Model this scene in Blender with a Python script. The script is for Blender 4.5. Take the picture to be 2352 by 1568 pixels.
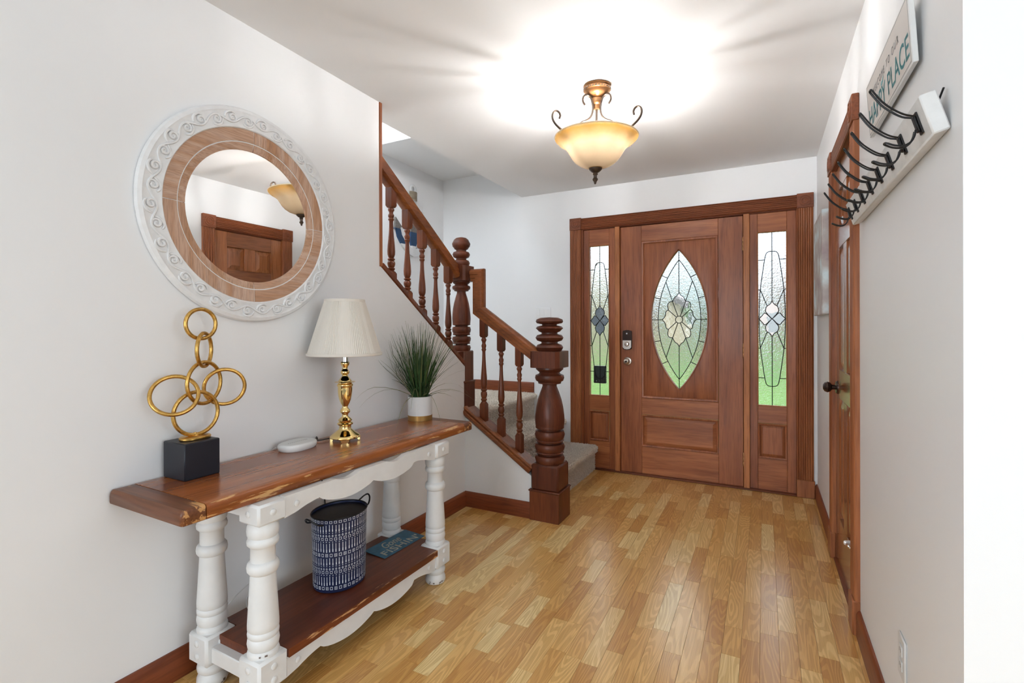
import bpy, bmesh, math, random
from mathutils import Vector, Matrix
random.seed(7)
PI = math.pi
for o in list(bpy.data.objects): bpy.data.objects.remove(o)
scene = bpy.context.scene
COL = scene.collection
# ------------------------------------------------------------------ camera (solved from the photograph's vanishing points)
FPX, CX, CY, YAW, PITCH, ROLL, CAMZ = 1125.5229, 1176.0, 754.4286, .475, -.0014, -.0032, 1.2146
Fw = Vector((-math.sin(YAW)*math.cos(PITCH), math.cos(YAW)*math.cos(PITCH), math.sin(PITCH)))
Rt = Vector((math.cos(YAW), math.sin(YAW), 0)); Up = Rt.cross(Fw)
cr, sr = math.cos(ROLL), math.sin(ROLL)
Rt, Up = Rt*cr + Up*sr, Up*cr - Rt*sr
cam = bpy.data.cameras.new('camera'); camo = bpy.data.objects.new('camera', cam); COL.objects.link(camo)
camo.matrix_world = Matrix(((Rt.x, Up.x, -Fw.x, 0), (Rt.y, Up.y, -Fw.y, 0), (Rt.z, Up.z, -Fw.z, CAMZ), (0, 0, 0, 1)))
cam.sensor_width = 36; cam.lens = 36*FPX/2352; cam.shift_y = -(784-CY)/2352; cam.clip_start = .02
scene.camera = camo
# ------------------------------------------------------------------ world, added fill lights, exposure
world = bpy.data.worlds.new('World'); scene.world = world; world.use_nodes = True
wn = world.node_tree.nodes; wl = world.node_tree.links
bg = wn['Background']; tc = wn.new('ShaderNodeTexCoord'); nz = wn.new('ShaderNodeTexNoise'); rp = wn.new('ShaderNodeValToRGB')
nz.inputs['Scale'].default_value = 2.2; nz.inputs['Detail'].default_value = 5
rp.color_ramp.elements[0].color = (.62, .76, .95, 1); rp.color_ramp.elements[1].color = (.95, .97, 1, 1)
rp.color_ramp.elements[0].position = .3; rp.color_ramp.elements[1].position = .6
wl.new(tc.outputs['Generated'], nz.inputs['Vector']); wl.new(nz.outputs['Fac'], rp.inputs['Fac']); wl.new(rp.outputs['Color'], bg.inputs['Color'])
bg.inputs['Strength'].default_value = 1.9
vs = scene.view_settings; vs.view_transform = 'Standard'; vs.look = 'None'; vs.gamma = 1; vs.use_curve_mapping = False
vs.exposure = 0.76
def area(name, loc, aim, sx, sy, power, col=(1, 1, 1)):
    l = bpy.data.lights.new(name, 'AREA'); l.shape = 'RECTANGLE'; l.size = sx; l.size_y = sy; l.energy = power; l.color = col
    o = bpy.data.objects.new(name, l); COL.objects.link(o); o.location = loc
    o.rotation_euler = (Vector(aim)-Vector(loc)).to_track_quat('-Z', 'Y').to_euler(); return o
E_BACK, E_SIDE, E_LEFT, E_UP = 98, 31, 22, 60
FILL_TINT = (.845, .93, 1)  # bluish tint of the added lights, offsets the warm floor bounce
area('fill_light_back', (-.7, -6.42, 1.45), (-.7, 0, 1.45), 3.0, 1.7, E_BACK, FILL_TINT)  # unseen area light added behind the camera to brighten the foyer
area('fill_light_side', (3.5, -.35, 1.45), (0, -.35, 1.45), 2.4, 1.6, E_SIDE, FILL_TINT)  # area light added out of view to brighten the left wall
area('fill_light_left', (-1.70, -1.2, 1.45), (0, -1.2, 1.45), 1.8, 1.6, E_LEFT, FILL_TINT)  # area light added out of view to brighten the right wall
area('fill_light_upstairs', (-2.03, 1.3, 3.6), (-2.9, 2.4, 2.3), 1.6, 1.2, E_UP, FILL_TINT)  # area light added up the stairwell, aimed to brighten its far wall
BULB = 980.0
# ------------------------------------------------------------------ mesh helpers
class MB:
    def __init__(s): s.v = []; s.f = []
    def add(s, vs, fs, m=None):
        b = len(s.v)
        s.v += [tuple(m @ Vector(p)) for p in vs] if m is not None else [tuple(p) for p in vs]
        s.f += [tuple(b+i for i in f) for f in fs]; return s
    def map(s, fn): s.v = [tuple(fn(Vector(p))) for p in s.v]; return s
    def box(s, x0, x1, y0, y1, z0, z1):
        return s.add([(x0,y0,z0),(x1,y0,z0),(x1,y1,z0),(x0,y1,z0),(x0,y0,z1),(x1,y0,z1),(x1,y1,z1),(x0,y1,z1)],
                     [(0,3,2,1),(4,5,6,7),(0,1,5,4),(1,2,6,5),(2,3,7,6),(3,0,4,7)])
    def cbox(s, x0, x1, y0, y1, z0, z1, c=.003):
        lo, hi = (x0, y0, z0), (x1, y1, z1); idx = {}; vs = []; fs = []
        for sx in (0, 1):
            for sy in (0, 1):
                for sz in (0, 1):
                    for a in range(3):
                        p = []
                        for i, sg in enumerate((sx, sy, sz)):
                            q = hi[i] if sg else lo[i]
                            if i != a: q += -c if sg else c
                            p.append(q)
                        idx[(sx, sy, sz, a)] = len(vs); vs.append(p)
        def key(a, sa, b, sb, c_, sc, ax):
            t = [0, 0, 0]; t[a] = sa; t[b] = sb; t[c_] = sc; return idx[(t[0], t[1], t[2], ax)]
        for a, b, d in ((0, 1, 2), (1, 2, 0), (2, 0, 1)):
            for sa in (0, 1):
                fs.append([key(a, sa, b, sb, d, sd, a) for sb, sd in ((0, 0), (1, 0), (1, 1), (0, 1))])
                for sb in (0, 1):
                    fs.append([key(a, sa, b, sb, d, 0, a), key(a, sa, b, sb, d, 1, a), key(a, sa, b, sb, d, 1, b), key(a, sa, b, sb, d, 0, b)])
        for sx in (0, 1):
            for sy in (0, 1):
                for sz in (0, 1): fs.append([idx[(sx, sy, sz, a)] for a in range(3)])
        return s.add(vs, fs)
    def lathe(s, prof, seg=32, c=(0, 0, 0), sx=1, sy=1, cap=True):
        vs = []; fs = []; n = len(prof)
        for r, z in prof:
            for k in range(seg):
                a = 2*PI*k/seg; vs.append((c[0]+r*sx*math.cos(a), c[1]+r*sy*math.sin(a), c[2]+z))
        for i in range(n-1):
            for k in range(seg):
                k2 = (k+1) % seg; fs.append((i*seg+k, i*seg+k2, (i+1)*seg+k2, (i+1)*seg+k))
        if cap and prof[0][0] > 1e-6: fs.append(tuple(range(seg-1, -1, -1)))
        if cap and prof[-1][0] > 1e-6: fs.append(tuple((n-1)*seg+k for k in range(seg)))
        return s.add(vs, fs)
    def tube(s, pts, r, seg=8, closed=False, flat=1.0, up=None):
        pts = [Vector(p) for p in pts]; n = len(pts); vs = []; fs = []
        T = []
        for i in range(n):
            a = pts[(i-1) % n] if (closed or i > 0) else pts[0]; b = pts[(i+1) % n] if (closed or i < n-1) else pts[-1]
            t = (b-a); T.append(t.normalized() if t.length > 1e-9 else Vector((0, 0, 1)))
        u = Vector(up) if up else Vector((0, 0, 1))
        if abs(T[0].dot(u)) > .97: u = Vector((1, 0, 0))
        u = (u-T[0]*u.dot(T[0])).normalized()
        for i in range(n):
            u = (u-T[i]*u.dot(T[i])); u = u.normalized() if u.length > 1e-6 else T[i].orthogonal().normalized()
            w = T[i].cross(u); rr = r[i] if isinstance(r, (list, tuple)) else r
            for k in range(seg):
                a = 2*PI*(k+.5)/seg; vs.append(pts[i]+u*(rr*math.cos(a))+w*(rr*flat*math.sin(a)))
        for i in range(n if closed else n-1):
            j = (i+1) % n
            for k in range(seg):
                k2 = (k+1) % seg; fs.append((i*seg+k, i*seg+k2, j*seg+k2, j*seg+k))
        if not closed: fs += [tuple(range(seg-1, -1, -1)), tuple((n-1)*seg+k for k in range(seg))]
        return s.add(vs, fs)
    def prism(s, poly, d0, d1, fn):            # polygon (a,b) extruded from d0 to d1 ; fn(a,b,d)->xyz
        n = len(poly)
        return s.add([fn(a, b, d0) for a, b in poly]+[fn(a, b, d1) for a, b in poly],
                     [tuple(range(n-1, -1, -1)), tuple(range(n, 2*n))]+[(i, (i+1) % n, n+(i+1) % n, n+i) for i in range(n)])
    def sweep(s, prof, path, fn, closed=False):   # prof (n,w): n in-plane normal offset, w depth ; path (a,b) ; fn(a,b,w)
        n = len(path); m = len(prof); P = [Vector(p) for p in path]; rows = []
        for i in range(n):
            d1 = (P[i]-P[i-1]).normalized() if (i > 0 or closed) else None
            d2 = (P[(i+1) % n]-P[i]).normalized() if (i < n-1 or closed) else None
            if d1 is None: d1 = d2
            if d2 is None: d2 = d1
            n1 = Vector((-d1.y, d1.x)); n2 = Vector((-d2.y, d2.x)); b = (n1+n2).normalized(); k = 1/max(.2, b.dot(n1))
            rows.append([fn(P[i].x+b.x*k*q, P[i].y+b.y*k*q, w) for q, w in prof])
        vs = [p for r in rows for p in r]; fs = []
        for i in range(n if closed else n-1):
            j = (i+1) % n
            for k in range(m): fs.append((i*m+k, i*m+(k+1) % m, j*m+(k+1) % m, j*m+k))
        if not closed: fs += [tuple(range(m-1, -1, -1)), tuple((n-1)*m+k for k in range(m))]
        return s.add(vs, fs)
WL = {}
def wloc(o): return WL.get(o.name, Vector((0, 0, 0)))
def tag(o, label=None, cat=None, group=None, kind=None):
    if label: o['label'] = label
    if cat: o['category'] = cat
    if group: o['group'] = group
    if kind: o['kind'] = kind
    return o
def mesh(name, mb, mat=None, ang=38, flat=False):
    me = bpy.data.meshes.new(name); me.from_pydata([tuple(p) for p in mb.v], [], mb.f)
    bm = bmesh.new(); bm.from_mesh(me); bmesh.ops.recalc_face_normals(bm, faces=bm.faces); bm.to_mesh(me); bm.free()
    if mat: me.materials.append(mat)
    if not flat:
        me.shade_smooth(); me.set_sharp_from_angle(angle=math.radians(ang))
    return me
def ob(name, mb, mat, parent=None, local=False, base=True, ang=38, flat=False):
    """world-space MB -> object. parent: translation-only parent unless local=True"""
    if parent is not None:
        o0 = Vector((0, 0, 0)) if local else wloc(parent)
    elif base:
        xs, ys, zs = zip(*mb.v); o0 = Vector(((min(xs)+max(xs))/2, (min(ys)+max(ys))/2, min(zs)))
    else: o0 = Vector((0, 0, 0))
    if o0.length > 0: mb.v = [(p[0]-o0.x, p[1]-o0.y, p[2]-o0.z) for p in mb.v]
    o = bpy.data.objects.new(name, mesh(name, mb, mat, ang, flat)); COL.objects.link(o)
    if parent is not None:
        o.parent = parent; WL[o.name] = wloc(parent).copy()
    else: o.location = o0; WL[o.name] = o0.copy()
    return o
def inst(src, name, parent, loc=(0, 0, 0), rot=(0, 0, 0), scale=None):
    o = bpy.data.objects.new(name, src if isinstance(src, bpy.types.Mesh) else src.data); COL.objects.link(o); o.parent = parent
    o.location = loc; o.rotation_euler = rot
    if scale: o.scale = scale
    WL[o.name] = wloc(parent).copy(); return o
def thing(name, loc, label=None, cat=None, group=None, kind=None, rot=(0, 0, 0)):
    o = bpy.data.objects.new(name, None); COL.objects.link(o); o.location = loc; o.rotation_euler = rot; o.empty_display_size = .1
    WL[o.name] = Vector(loc); return tag(o, label, cat, group, kind)
def struct(name, mb, mat, **k): return tag(ob(name, mb, mat, **k), kind='structure')
def arc(cx, cy, r, a0, a1, n=12):
    return [(cx+r*math.cos(math.radians(a0+(a1-a0)*i/n)), cy+r*math.sin(math.radians(a0+(a1-a0)*i/n))) for i in range(n+1)]
def smooth(pts, n=6, closed=False):                 # Catmull-Rom
    P = [Vector(p) for p in pts]; out = []; N = len(P)
    for i in range(N if closed else N-1):
        p0 = P[i-1] if (i > 0 or closed) else P[0]*2-P[1]; p1 = P[i]; p2 = P[(i+1) % N]
        p3 = P[(i+2) % N] if (closed or i+2 < N) else P[-1]*2-P[-2]
        for k in range(n):
            t = k/n; out.append(.5*((2*p1)+(p2-p0)*t+(2*p0-5*p1+4*p2-p3)*t*t+(3*p1-p0-3*p2+p3)*t**3))
    if not closed: out.append(P[-1])
    return out
# ------------------------------------------------------------------ materials
def nt(name):
    m = bpy.data.materials.new(name); m.use_nodes = True; t = m.node_tree; return m, t.nodes, t.links, t.nodes['Principled BSDF']
def plain(name, col, rough=.5, metal=0, spec=.5, coat=0, bump=0, bscale=60, var=0, trans=0):
    m, n, l, b = nt(name)
    b.inputs['Base Color'].default_value = (*col, 1); b.inputs['Roughness'].default_value = rough; b.inputs['Metallic'].default_value = metal
    b.inputs['Specular IOR Level'].default_value = spec; b.inputs['Coat Weight'].default_value = coat; b.inputs['Coat Roughness'].default_value = .12
    if bump or var:
        tc = n.new('ShaderNodeTexCoord'); z = n.new('ShaderNodeTexNoise'); z.inputs['Scale'].default_value = bscale; z.inputs['Detail'].default_value = 4
        l.new(tc.outputs['Object'], z.inputs['Vector'])
        if bump:
            bp = n.new('ShaderNodeBump'); bp.inputs['Strength'].default_value = bump; bp.inputs['Distance'].default_value = .004
            l.new(z.outputs['Fac'], bp.inputs['Height']); l.new(bp.outputs['Normal'], b.inputs['Normal'])
        if var:
            r = n.new('ShaderNodeValToRGB'); r.color_ramp.elements[0].position = .3; r.color_ramp.elements[1].position = .7
            r.color_ramp.elements[0].color = (*[c*(1-var) for c in col], 1); r.color_ramp.elements[1].color = (*[min(1, c*(1+var)) for c in col], 1)
            l.new(z.outputs['Fac'], r.inputs['Fac']); l.new(r.outputs['Color'], b.inputs['Base Color'])
    return m
def wood(name, dark, light, axis='z', scale=9, rough=.35, coat=.3, stretch=.07, wear=None):
    m, n, l, b = nt(name)
    tc = n.new('ShaderNodeTexCoord'); oi = n.new('ShaderNodeObjectInfo'); add = n.new('ShaderNodeVectorMath'); add.operation = 'ADD'
    mul = n.new('ShaderNodeMath'); mul.operation = 'MULTIPLY'; mul.inputs[1].default_value = 17
    l.new(oi.outputs['Random'], mul.inputs[0]); l.new(tc.outputs['Object'], add.inputs[0]); l.new(mul.outputs[0], add.inputs[1])
    mp = n.new('ShaderNodeMapping'); sc = [1, 1, 1]; sc['xyz'.index(axis)] = stretch; mp.inputs['Scale'].default_value = sc
    l.new(add.outputs[0], mp.inputs['Vector'])
    z = n.new('ShaderNodeTexNoise'); z.inputs['Scale'].default_value = scale; z.inputs['Detail'].default_value = 5; z.inputs['Distortion'].default_value = .8
    z2 = n.new('ShaderNodeTexNoise'); z2.inputs['Scale'].default_value = scale*11; z2.inputs['Detail'].default_value = 3
    l.new(mp.outputs[0], z.inputs['Vector']); l.new(mp.outputs[0], z2.inputs['Vector'])
    r = n.new('ShaderNodeValToRGB'); e = r.color_ramp.elements
    e[0].position = .32; e[1].position = .7; e[0].color = (*dark, 1); e[1].color = (*light, 1)
    l.new(z.outputs['Fac'], r.inputs['Fac'])
    mx = n.new('ShaderNodeMix'); mx.data_type = 'RGBA'; mx.blend_type = 'MULTIPLY'; mx.inputs[0].default_value = .55
    r2 = n.new('ShaderNodeValToRGB'); r2.color_ramp.elements[0].position = .35; r2.color_ramp.elements[1].position = .55
    r2.color_ramp.elements[0].color = (.55, .5, .48, 1); l.new(z2.outputs['Fac'], r2.inputs['Fac'])
    l.new(r.outputs['Color'], mx.inputs[6]); l.new(r2.outputs['Color'], mx.inputs[7])
    out = mx.outputs[2]
    if wear:                                       # worn, chipped patches of bare wood: (colour, threshold, across-scale)
        zw = n.new('ShaderNodeTexNoise'); zw.inputs['Scale'].default_value = wear[2]; zw.inputs['Detail'].default_value = 6; zw.inputs['Roughness'].default_value = .65
        mw = n.new('ShaderNodeMapping'); s2 = [1, 1, 1]; s2['xyz'.index(axis)] = .09; mw.inputs['Scale'].default_value = s2
        l.new(add.outputs[0], mw.inputs['Vector']); l.new(mw.outputs[0], zw.inputs['Vector'])
        at = n.new('ShaderNodeAttribute'); at.attribute_name = 'wear'
        ad = n.new('ShaderNodeMath'); ad.operation = 'MULTIPLY_ADD'; ad.inputs[1].default_value = .22; l.new(at.outputs['Fac'], ad.inputs[0]); l.new(zw.outputs['Fac'], ad.inputs[2])
        rw = n.new('ShaderNodeValToRGB'); rw.color_ramp.elements[0].position = wear[1]; rw.color_ramp.elements[1].position = wear[1]+.03; l.new(ad.outputs[0], rw.inputs['Fac'])
        m3 = n.new('ShaderNodeMix'); m3.data_type = 'RGBA'; l.new(rw.outputs['Color'], m3.inputs[0]); l.new(out, m3.inputs[6]); m3.inputs[7].default_value = (*wear[0], 1); out = m3.outputs[2]
    l.new(out, b.inputs['Base Color'])
    b.inputs['Roughness'].default_value = min(.9, rough+.1); b.inputs['Coat Weight'].default_value = coat*.4; b.inputs['Coat Roughness'].default_value = .2; b.inputs['Specular IOR Level'].default_value = .32
    bp = n.new('ShaderNodeBump'); bp.inputs['Strength'].default_value = .12; bp.inputs['Distance'].default_value = .002
    l.new(z2.outputs['Fac'], bp.inputs['Height']); l.new(bp.outputs['Normal'], b.inputs['Normal'])
    return m
def oak(name, attr=False):                          # laminate strips: tone per strip, oak contour grain along y
    m, n, l, b = nt(name)
    tc = n.new('ShaderNodeTexCoord'); add = n.new('ShaderNodeVectorMath'); add.operation = 'ADD'
    mul = n.new('ShaderNodeMath'); mul.operation = 'MULTIPLY'; mul.inputs[1].default_value = 23
    if attr: t = n.new('ShaderNodeAttribute'); t.attribute_name = 'tone'; src = t.outputs['Fac']
    else: t = n.new('ShaderNodeObjectInfo'); src = t.outputs['Random']
    l.new(src, mul.inputs[0]); l.new(tc.outputs['Object'], add.inputs[0]); l.new(mul.outputs[0], add.inputs[1])
    mp = n.new('ShaderNodeMapping'); mp.inputs['Scale'].default_value = (1, .11, 1); l.new(add.outputs[0], mp.inputs['Vector'])
    z = n.new('ShaderNodeTexNoise'); z.inputs['Scale'].default_value = 11; z.inputs['Detail'].default_value = 1.5; z.inputs['Distortion'].default_value = .25
    l.new(mp.outputs[0], z.inputs['Vector'])
    k = n.new('ShaderNodeMath'); k.operation = 'MULTIPLY'; k.inputs[1].default_value = 140; l.new(z.outputs['Fac'], k.inputs[0])
    s = n.new('ShaderNodeMath'); s.operation = 'SINE'; l.new(k.outputs[0], s.inputs[0])
    z2 = n.new('ShaderNodeTexNoise'); z2.inputs['Scale'].default_value = 260; z2.inputs['Detail'].default_value = 2
    mp2 = n.new('ShaderNodeMapping'); mp2.inputs['Scale'].default_value = (1, .035, 1); l.new(add.outputs[0], mp2.inputs['Vector']); l.new(mp2.outputs[0], z2.inputs['Vector'])
    r = n.new('ShaderNodeValToRGB'); e = r.color_ramp.elements
    e[0].position = 0; e[0].color = (.64, .33, .085, 1); e[1].position = 1; e[1].color = (.94, .73, .35, 1)
    x = e.new(.3); x.color = (.77, .45, .14, 1); x = e.new(.75); x.color = (.87, .56, .2, 1)
    sep = n.new('ShaderNodeMath'); sep.operation = 'FRACT'; s7 = n.new('ShaderNodeMath'); s7.operation = 'MULTIPLY'; s7.inputs[1].default_value = 7.31
    l.new(src, s7.inputs[0]); l.new(s7.outputs[0], sep.inputs[0]); l.new(sep.outputs[0], r.inputs['Fac'])
    rg = n.new('ShaderNodeValToRGB'); rg.color_ramp.elements[0].position = .0; rg.color_ramp.elements[1].position = .55
    rg.color_ramp.elements[0].color = (.76, .66, .52, 1); l.new(s.outputs[0], rg.inputs['Fac'])
    rf = n.new('ShaderNodeValToRGB'); rf.color_ramp.elements[0].position = .36; rf.color_ramp.elements[1].position = .56
    rf.color_ramp.elements[0].color = (.82, .74, .64, 1); l.new(z2.outputs['Fac'], rf.inputs['Fac'])
    m1 = n.new('ShaderNodeMix'); m1.data_type = 'RGBA'; m1.blend_type = 'MULTIPLY'; m1.inputs[0].default_value = .65
    m2 = n.new('ShaderNodeMix'); m2.data_type = 'RGBA'; m2.blend_type = 'MULTIPLY'; m2.inputs[0].default_value = .55
    l.new(r.outputs['Color'], m1.inputs[6]); l.new(rg.outputs['Color'], m1.inputs[7]); l.new(m1.outputs[2], m2.inputs[6]); l.new(rf.outputs['Color'], m2.inputs[7])
    l.new(m2.outputs[2], b.inputs['Base Color']); b.inputs['Roughness'].default_value = .34; b.inputs['Specular IOR Level'].default_value = .6
    b.inputs['Coat Weight'].default_value = .6; b.inputs['Coat Roughness'].default_value = .2
    return m
def glassmat(name, col=(1, 1, 1), rough=0.0, bump=0, bscale=60, ior=1.45, stretch=(1, 1, 1)):
    m, n, l, b = nt(name); n.remove(b); g = n.new('ShaderNodeBsdfGlass'); g.inputs['Color'].default_value = (*col, 1)
    g.inputs['Roughness'].default_value = rough; g.inputs['IOR'].default_value = ior; l.new(g.outputs[0], n['Material Output'].inputs['Surface'])
    if bump:
        tc = n.new('ShaderNodeTexCoord'); mp = n.new('ShaderNodeMapping'); mp.inputs['Scale'].default_value = stretch
        z = n.new('ShaderNodeTexNoise'); z.inputs['Scale'].default_value = bscale; z.inputs['Detail'].default_value = 2
        l.new(tc.outputs['Object'], mp.inputs['Vector']); l.new(mp.outputs[0], z.inputs['Vector'])
        bp = n.new('ShaderNodeBump'); bp.inputs['Strength'].default_value = bump; bp.inputs['Distance'].default_value = .01
        l.new(z.outputs['Fac'], bp.inputs['Height']); l.new(bp.outputs['Normal'], g.inputs['Normal'])
    return m
WALL = plain('wall_paint', (.865, .868, .872), .42, spec=.4, bump=.03, bscale=220)
CEIL = plain('ceiling_paint', (.89, .89, .892), .8, spec=.2)
MAH_V = wood('mahogany_upright', (.235, .066, .024), (.42, .138, .05), 'z', rough=.32)
MAH_H = wood('mahogany_level', (.26, .075, .026), (.48, .17, .064), 'x', rough=.32)
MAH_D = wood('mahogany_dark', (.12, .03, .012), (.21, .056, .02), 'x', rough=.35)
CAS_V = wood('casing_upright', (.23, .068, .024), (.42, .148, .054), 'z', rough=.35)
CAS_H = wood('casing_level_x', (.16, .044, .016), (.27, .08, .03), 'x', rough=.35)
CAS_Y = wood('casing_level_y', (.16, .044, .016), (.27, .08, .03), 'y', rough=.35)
PINE = wood('mullion_wood', (.36, .125, .038), (.52, .2, .07), 'z', rough=.4)
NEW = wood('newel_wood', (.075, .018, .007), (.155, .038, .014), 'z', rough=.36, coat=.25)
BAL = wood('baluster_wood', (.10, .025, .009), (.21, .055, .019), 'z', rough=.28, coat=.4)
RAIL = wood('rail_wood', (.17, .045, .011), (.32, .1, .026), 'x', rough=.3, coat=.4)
RAILY = wood('rail_wood_y', (.17, .045, .011), (.32, .1, .026), 'y', rough=.3, coat=.4)
BASE_X = wood('baseboard_x', (.175, .042, .014), (.27, .07, .022), 'x', rough=.35)
BASE_Y = wood('baseboard_y', (.175, .042, .014), (.27, .07, .022), 'y', rough=.35)
CLO_V = wood('closet_upright', (.26, .085, .028), (.45, .165, .06), 'z', rough=.06, coat=1)
CLO_H = wood('closet_level', (.2, .062, .02), (.34, .12, .04), 'y', rough=.06, coat=1)
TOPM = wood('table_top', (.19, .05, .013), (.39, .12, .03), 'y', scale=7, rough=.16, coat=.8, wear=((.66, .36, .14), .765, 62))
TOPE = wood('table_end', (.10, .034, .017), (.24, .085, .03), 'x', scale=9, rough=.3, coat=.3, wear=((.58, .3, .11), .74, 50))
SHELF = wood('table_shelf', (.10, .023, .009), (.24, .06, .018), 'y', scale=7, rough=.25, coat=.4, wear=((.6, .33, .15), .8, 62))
WHT = plain('white_paint', (.78, .78, .77), .38, spec=.4, var=.04, bscale=14)
CHIP = plain('chipped_paint', (.16, .12, .1), .6)
OAK = oak('oak_strip'); OAKA = oak('oak_strip_field', True)
SUB = plain('floor_gap', (.36, .18, .06), .7)
BRASS = plain('brass', (.9, .68, .3), .1, 1); CHROME = plain('chrome', (.86, .86, .85), .06, 1)
GOLD = plain('gold_leaf', (.60, .36, .10), .33, 1, bump=.25, bscale=90, var=.18)
BRONZE = plain('dark_bronze', (.10, .075, .06), .35, .8); BRONZE2 = plain('rubbed_bronze', (.42, .22, .10), .3, .9)
IRON = plain('black_iron', (.012, .012, .013), .4, .3); BLACK = plain('black_stone', (.012, .013, .02), .42, spec=.4)
NICKEL = plain('satin_nickel', (.62, .56, .5), .28, 1); DKNOB = plain('dark_knob', (.045, .026, .02), .22, .6)
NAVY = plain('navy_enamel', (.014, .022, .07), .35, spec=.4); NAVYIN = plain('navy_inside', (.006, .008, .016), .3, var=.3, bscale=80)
MARK = plain('white_print', (.72, .76, .82), .5); PLASTIC = plain('white_plastic', (.74, .74, .73), .45)
CERAM = plain('white_ceramic', (.74, .74, .73), .35); BANDG = plain('gold_band', (.42, .24, .07), .4, .6)
LEAF = plain('grass_blade', (.028, .075, .02), .45, var=.5, bscale=25); LEAF2 = plain('pale_blade', (.16, .17, .06), .5)
SOIL = plain('dark_soil', (.02, .015, .01), .9); LEAD = plain('lead_came', (.012, .012, .013), .4, .5)
FABRIC = plain('shade_fabric', (.72, .67, .6), .85, spec=.1, bump=.1, bscale=300); CORDW = plain('white_cord', (.72, .72, .72), .5)
CORDB = plain('dark_cord', (.05, .045, .04), .5)
GREYW = plain('dark_line', (.15, .15, .15), .6)
CARPET = plain('carpet', (.88, .79, .7), .95, spec=.05, bump=.5, bscale=120, var=.18)
# ------------------------------------------------------------------ room dimensions (metres, camera above the origin)
XL, XR, YF, ZC = -1.822, .334, 4.068, 2.42
XS = -2.864                                   # far wall of the stairwell
YE = 1.21                                     # where the right wall ends
# walls
struct('wall_left', MB().box(-1.94, XL, -6.5, 2.0, 0, 5), WALL)
struct('wall_right', MB().box(XR, .45, YE+.1, 2.36, 0, ZC).box(XR, .45, 3.10, YF+.12, 0, ZC).box(XR, .45, 2.36, 3.10, 2.05, ZC), WALL)
struct('wall_front', MB().box(-2.98, -1.45, YF, YF+.12, 0, 2.75).box(.25, XR, YF, YF+.12, 0, ZC+.1).box(-1.45, .25, YF, YF+.12, 2.10, 2.75), WALL)
struct('wall_return', MB().box(XR, 3.62, YE, YE+.1, 0, ZC), WALL)
struct('wall_back', MB().box(-1.94, 3.74, -6.62, -6.5, 0, ZC), WALL)
struct('wall_side', MB().box(3.62, 3.74, -6.5, YE+.1, 0, ZC), WALL)
struct('wall_stairwell', MB().box(-2.98, XS, -1.1, YF+.12, 0, 5), WALL)
struct('wall_stairwell_end', MB().box(XS, -1.94, -1.1, -1.0, 0, 5), WALL)
struct('wall_upstairs', MB().box(-1.985, -1.94, 2.0, YF, 2.5, 5).box(XS, -1.985, 3.03, 3.1, 2.75, 5), WALL)
struct('wall_stair_upper', MB().prism([(2.0, 0), (2.8372, 0), (2.8372, .95), (2.0, 1.553)], -1.94, XL, lambda a, b, d: (d, a, b)), WALL)
struct('wall_stair_lower', MB().prism([(XL, 0), (-1.31, 0), (-1.31, .26), (XL, .605)], 2.837, 2.95, lambda a, b, d: (a, d, b)), WALL)
struct('ceiling', MB().box(-1.985, 3.74, -6.62, YF, ZC, 2.5), CEIL)
struct('ceiling_stairwell', MB().box(XS, -1.985, 3.03, YF, 2.693, 2.75), CEIL)
struct('ceiling_upstairs', MB().box(-2.98, -1.8, -1.1, 3.1, 5, 5.08), CEIL)
struct('wall_closet', MB().box(.45, 1.2, 2.2, 2.28, 0, ZC).box(.45, 1.2, 3.18, 3.26, 0, ZC).box(1.2, 1.28, 2.2, 3.26, 0, ZC), WALL)
# baseboards: moulded section (height, proud)
def baseboard(name, path, z0=0, h=.102, t=.015, mat=BASE_X):
    prof = [(0, z0), (t, z0), (t, z0+h-.014), (t-.004, z0+h-.006), (t-.008, z0+h), (0, z0+h)]
    return struct(name, MB().sweep(prof, path, lambda a, b, w: (a, b, w)), mat)
baseboard('baseboard_left', [(XL, YF-1.2465), (XL, -6.5)], mat=BASE_Y)      # normal to the left of travel points into the room
baseboard('baseboard_stair', [(-1.33, 2.837), (XL, 2.837)])
baseboard('baseboard_right', [(XR, YE), (XR, 2.325)], mat=BASE_Y)
baseboard('baseboard_right_far', [(XR, 3.165), (XR, YF)], mat=BASE_Y)
baseboard('baseboard_return', [(3.62, YE), (XR, YE)])
baseboard('baseboard_landing', [(-1.866, YF), (XS, YF)], z0=.616)
struct('trim_3', MB().cbox(-1.946, XL+.006, 2.0, 2.02, 1.545, ZC, .002), CAS_V)
# ------------------------------------------------------------------ floor of three-strip laminate
floor = struct('floor', MB().box(-1.94, 3.74, -6.62, YF+.12, -.05, -.0065), SUB)
SW = .0645
def proj(p):
    d = Vector(p)-Vector((0, 0, CAMZ)); z = d.dot(Fw)
    return (CX+FPX*d.dot(Rt)/z, CY-FPX*d.dot(Up)/z, z) if z > .05 else (9e9, 9e9, z)
strips = []
rr = random.Random(3)
struct('floor_added_carpet', MB().box(-1.82, 3.62, -6.5, -.45, -.0065, .004), plain('bounce_carpet', (.26, .255, .25), .95, spec=.1, bump=.5, bscale=200))  # unseen grey carpet, added to cut warm bounce and dim the return wall
nrow = int(5.46/SW)+1
for i in range(nrow):
    x0 = XL+i*SW; x1 = x0+SW
    foyer = x0 < XR
    ymax = YF-.005 if foyer else YE
    if x1 <= -1.27: ymax = 2.83 if x1 <= -1.8 else (2.83 if x1 < -1.3 else 2.9)
    if x1 > XR and foyer: x1 = XR
    y = -6.5-rr.random()*.3
    while y < ymax:
        L = rr.choice((.19, .24, .29, .34, .4, .46)); y1 = y+L
        if y1 > ymax: y1 = ymax
        if y1-y > .01: strips.append((x0, x1, max(y, -6.5), y1))
        y = y+L
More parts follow.
